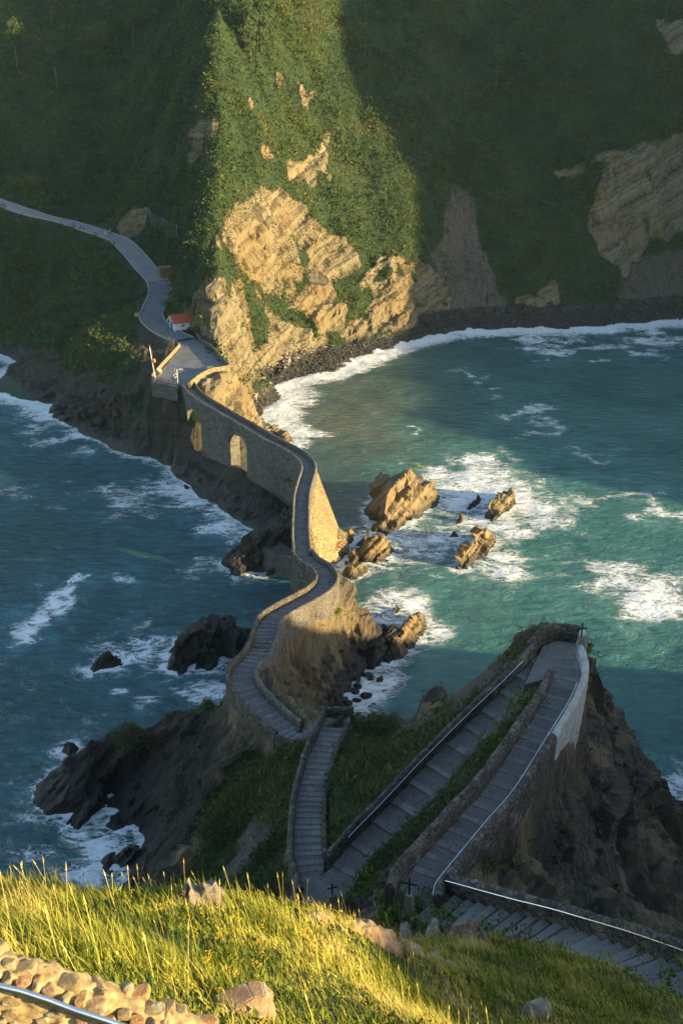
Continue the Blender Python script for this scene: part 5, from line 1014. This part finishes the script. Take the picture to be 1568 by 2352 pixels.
M_grass = leaf_material('meadow_grass', [(0, (0.035, 0.07, 0.012)), (0.3, (0.13, 0.17, 0.02)), (0.55, (0.32, 0.31, 0.045)), (0.8, (0.48, 0.41, 0.10)), (1, (0.55, 0.44, 0.17))], 0.7)
props(mesh_np('meadow_grass', V.reshape(-1, 3), F, M_grass, attrs={'tone': np.repeat(tone, 5)}, smooth=False), kind='stuff')
# leafy weeds and yellow flower heads in the grass
pts, nn, _ = scatter(IV, cells(fw*sstep(0.0, 0.3, fbm(IX/0.7, IY/0.7, o=3, seed=481))), 5200, 37)
tufts('meadow_weeds', pts+[0, 0, 0.05], nn, rng.uniform(0.05, 0.12, len(pts)), 7, M_grass, np.clip(rng.normal(size=len(pts))*0.12+0.2, 0, 1), 1.0, 0.42, 0.7, 41)
pts, nn, _ = scatter(IV, cells(fw*sstep(-0.05, 0.35, fbm(IX/1.6, IY/1.6, o=2, seed=483))), 700, 39)
pts += np.stack([0*pts[:, 0], 0*pts[:, 0], rng.uniform(0.15, 0.42, len(pts))], 1); c5 = np.repeat(pts, 5, 0)+rng.normal(size=(len(pts)*5, 3))*0.025
tufts('meadow_flowers', c5, np.tile([0, 0, 1.0], (len(c5), 1)), np.full(len(c5), 0.02), 4, leaf_material('flower_heads', [(0, (0.55, 0.25, 0.02)), (0.5, (0.65, 0.45, 0.03)), (1, (0.6, 0.5, 0.1))]), rng.random(len(c5)), 0.6, 0.9, 0.5, 43)
# tall dry stalks
n = 900; pts, nn, _ = scatter(IV, cells(fw), n, 45); d = np.array([-0.12, 0.05, 1.0])+r_.normal(size=(n, 3))*[0.16, 0.16, 0]; h_ = r_.uniform(0.45, 0.95, n)[:, None]; sd_ = np.cross(d, r_.normal(size=(n, 3))); sd_ /= np.linalg.norm(sd_, axis=1)[:, None]
t_ = pts+d*h_; k_ = pts+d*h_*0.86; V = np.stack([pts-sd_*.0035, pts+sd_*.0035, k_+sd_*.003, k_-sd_*.003, k_+sd_*.011, t_, k_-sd_*.011, k_-d*0.01], 1); i8 = np.arange(n)[:, None]*8
props(mesh_np('dry_stalks', V.reshape(-1, 3), np.concatenate([i8+[0, 1, 2, 3], i8+[4, 5, 6, 7]]), M_grass, attrs={'tone': np.repeat(r_.uniform(0.7, 1, n), 8)}, smooth=False), kind='stuff')
# the near wall: mortar core with separate stones, and a steel rail
M_mort = plain('old_mortar', (0.30, 0.225, 0.115), 0.95, 0.55, 11)
def stone_mat(name, c):
    mb = MB(name); oi = mb.n('ObjectInfo').outputs['Random']; n1, n2_ = mb.noise(7, 7, 0.7), mb.noise(28, 5, 0.7)
    cc = mb.mix(oi, tuple(x*0.75 for x in c), (c[0]*1.15, c[1]*1.12, c[2]*1.1)); cc = mb.mix(mb.map(mb.math('FRACT', mb.math('MULTIPLY', oi, 7.3)), 0.72, 0.9, 0, 0.6), cc, (0.42, 0.22, 0.09))
    cc = mb.mix(mb.map(n1, 0.48, 0.68, 0, 0.7), cc, (0.42, 0.40, 0.33)); cc = mb.mix(mb.map(n1, 0.44, 0.3, 0, 0.6), cc, tuple(x*0.35 for x in c))
    return mb.out(cc, 0.9, mb.bump(mb.math('ADD', n1, mb.math('MULTIPLY', n2_, 0.4)), 0.8, 0.04), 0.2)
M_fstone = stone_mat('wall_stone', (0.30, 0.235, 0.13))
nw = empty('boundary_wall', tuple(WALL[len(WALL)//2]-[0, 0, 1]), 0, 'near sunlit rubble wall with rounded stones and a steel rail', 'wall')
tv = np.gradient(WALL[:, :2], axis=0); nv = normals2(WALL)          # left normal = far side
prof = np.array([(-0.16, -1.7), (-0.16, -0.9), (-0.158, -0.45), (-0.152, -0.2), (-0.125, -0.07), (-0.06, -0.03), (0.05, -0.025), (0.125, -0.06), (0.15, -0.2), (0.155, -0.6), (0.16, -1.5)])
pu = np.concatenate([[0], np.cumsum(np.linalg.norm(np.diff(prof, axis=0), axis=1))]); uu = np.concatenate([np.linspace(0, 1.2, 8, endpoint=False), np.linspace(1.2, pu[8], 34), np.linspace(pu[8], pu[-1], 6)[1:]]); pf = np.stack([np.interp(uu, pu, prof[:, k]) for k in (0, 1)], 1)
WF = smooth_line(WALL[::4], 0.035); nF = normals2(WF); V = np.concatenate([WF[:, None, :2]+nF[:, None]*pf[None, :, :1], (WF[:, 2]-0.05)[:, None, None]+pf[None, :, 1:]+0*WF[:, None, :1]], -1)
nr_ = np.stack([nF[:, None, 0]*pf[None, :, 0]*6, nF[:, None, 1]*pf[None, :, 0]*6, 0.5+0*pf[None, :, 0]+0*WF[:, None, 0]], -1); nr_ /= np.linalg.norm(nr_, axis=-1, keepdims=True)
V += nr_*(fbm(V[..., 0]*5, V[..., 1]*5, V[..., 2]*5, o=5, seed=500, g=0.62)*0.055-np.abs(fbm(V[..., 0]*9, V[..., 1]*9, V[..., 2]*9, o=3, seed=505))*0.05)[..., None]
under(mesh_np('mortar_core', V.reshape(-1, 3), grid_faces(*V.shape[:2]), M_mort), nw)
protos = []
for k in range(9):
    o = blob('stone', (0, 0, 0), (1, 1, 1), M_fstone, 520+k, 0, 34, 0.035, 7); protos.append(o)
rs = random.Random(3); cnt = 0; 
def put_stone(i, a, b, sx_, sy_, sz_):
    global cnt
    q = WALL[i]; ang = math.atan2(tv[i][1], tv[i][0]); o = protos[cnt] if cnt < 9 else protos[cnt % 9].copy()
    if cnt >= 9: COL.objects.link(o)
    o.location = (*(q[:2]+nv[i]*a), q[2]-0.05+b); o.scale = (sx_, sy_, sz_); o.rotation_euler = (rs.uniform(-.09, .09), rs.uniform(-.09, .09), ang+rs.uniform(-.12, .12)); under(o, nw); cnt += 1
step_ = 0.12
for a_, b_ in ((0.085, -0.055), (-0.03, -0.045), (-0.12, -0.075)):
    i = rs.random()
    while i < len(WALL)-3:
        L_ = rs.uniform(0.08, 0.24); j = min(len(WALL)-1, int(i+L_/2/step_))
        if rs.random() < 0.8: put_stone(j, a_+rs.uniform(-.02, .02), b_+rs.uniform(-.02, .008), L_*0.95, rs.uniform(0.08, 0.15), rs.uniform(0.08, 0.11))
        i += L_/step_
for z0, dz in ((-0.19, 0.12), (-0.31, 0.12), (-0.44, 0.13), (-0.58, 0.14)):
    i = rs.random()
    while i < len(WALL)-3:
        L_ = rs.uniform(0.08, 0.22); j = min(len(WALL)-1, int(i+L_/2/step_))
        if rs.random() < 0.75: put_stone(j, -0.14+rs.uniform(-.012, .012), z0+rs.uniform(-.02, .02), L_*0.92, 0.09, dz*rs.uniform(0.65, 1.0))
        i += L_/step_
RL = WALL.copy(); RL[:, :2] -= nv*0.26; RL[:, 2] -= 0.07; RL = RL[::2]
hr_ = tube_part('handrail', [tuple(q) for q in RL], 0.026, M_steel, None, 14); under(hr_, nw)
for j in range(4, len(RL)-2, 9):
    q = RL[j]; k = int(np.argmin(np.hypot(WALL[:, 0]-q[0], WALL[:, 1]-q[1]))); w_ = WALL[k]; o = tube_part('rail_bracket', [tuple(q), (q[0], q[1], q[2]-0.07), (*(w_[:2]-nv[k]*0.1), q[2]-0.09)], 0.008, M_steel, None, 6); o.parent = hr_; o.matrix_parent_inverse = hr_.matrix_parent_inverse.copy(); o.parent = nw; o.matrix_parent_inverse = Matrix.Translation(-Vector(nw.location))
# rocky ledge along the brow, single rocks
M_ledge = stone_mat('pale_ledge_rock', (0.21, 0.195, 0.16))
def ledge(name, label, pts, wd, ht, seed, mat=None):
    L = smooth_line([P(*q) for q in pts], 0.08); gz = land_z(L[:, 0], L[:, 1]); L[:, 2] = gz; n = normals2(L); u = np.linspace(0, 1, len(L)); env = np.clip(np.minimum(u, 1-u)*7, 0.12, 1)*(0.62+0.95*fbm(u*11, u*0+seed, o=3, seed=seed)); rows = []
    for q, nn_, e_ in zip(L, n, env):
        rows.append([(*(q[:2]+nn_*a*wd*e_), q[2]-0.15+(b*ht*e_ if b > 0 else b)) for a, b in [(-1.3, -0.5), (-1.15, 0.0), (-1.02, 0.22), (-0.9, 0.5), (-0.7, 0.7), (-0.5, 0.88), (-0.28, 0.96), (-0.08, 1.0), (0.12, 1.0), (0.32, 0.95), (0.55, 0.82), (0.75, 0.66), (0.92, 0.42), (1.05, 0.15), (1.2, -0.2), (1.4, -0.9)]])
    V = np.array(rows); D = np.stack([fbm(V[..., 0]*1.7, V[..., 1]*1.7, V[..., 2]*1.7, o=5, seed=seed+k, g=0.6) for k in range(3)], -1); V += D*0.42*ht+np.stack([fbm(V[..., 0]*6, V[..., 1]*6, V[..., 2]*6, o=3, seed=seed+k+9) for k in range(3)], -1)*0.14*ht
    c = L.mean(0); o = mesh_np(name, V.reshape(-1, 3)-c, grid_faces(*V.shape[:2]), mat or M_ledge, smooth=False); o.location = c; return props(o, label, 'rock')
ledge('rock_ledge', 'long pale rock ledge edging the brow of the sunlit meadow', [(540,2076,56.5),(600,2082,56),(700,2110,55.3),(800,2140,54.2),(900,2172,53),(1000,2215,51),(1090,2262,49.3)], 0.4, 0.5, 601)
ledge('rock_ledge', 'pale pitted outcrop at the top of the sunlit meadow', [(400,2066,57.2),(440,2062,57.2),(490,2066,57),(530,2076,56.8)], 0.36, 0.6, 607)
ledge('rock_outcrop', 'blue-grey lichened outcrop in the grass below the upper steps', [(890,2150,43),(950,2150,43),(1020,2165,43),(1085,2188,43.5)], 0.9, 0.62, 611, stone_mat('bluish_rock', (0.10, 0.105, 0.11)))
for px, py, sz, lb, sd in ((555, 2326, (0.75, 0.4, 0.45), 'sunlit crumbling rock at the end of the near wall', 3), (600, 2338, (0.35, 0.3, 0.3), 'small brown rock leaning on the crumbling one', 4), (1232, 2336, (0.75, 0.55, 0.6), 'single grey rock sitting in the shaded grass', 5)):
    r = ray(px, py); t = np.linspace(4, 40, 1500); g = sample(ixs, iys, IV[..., 2], r[0]*t, r[1]*t, -9); k = int(np.argmax(g > CAMZ+r[2]*t)); o = blob('rock', (r[0]*t[k], r[1]*t[k], g[k]+sz[2]*0.2), sz, M_ledge, 620+sd, 0.4, 46, 0.03, 3.5); props(o, lb, 'rock')


# ================================================================== faint sea air
bm = bmesh.new(); add_box(bm, (0, 100, 66), (1900, 1700, 146)); mbh = MB('sea_haze'); mbh.t.nodes.remove(mbh.b)
vol = mbh.n('VolumePrincipled', {'Color': (0.5, 0.78, 1.0, 1), 'Density': 0.00006, 'Anisotropy': 0.1}); mbh.t.links.new(vol.outputs[0], mbh.t.nodes['Material Output'].inputs['Volume'])
hz_ = bm_obj('haze', bm, mbh.m); props(hz_, kind='stuff')
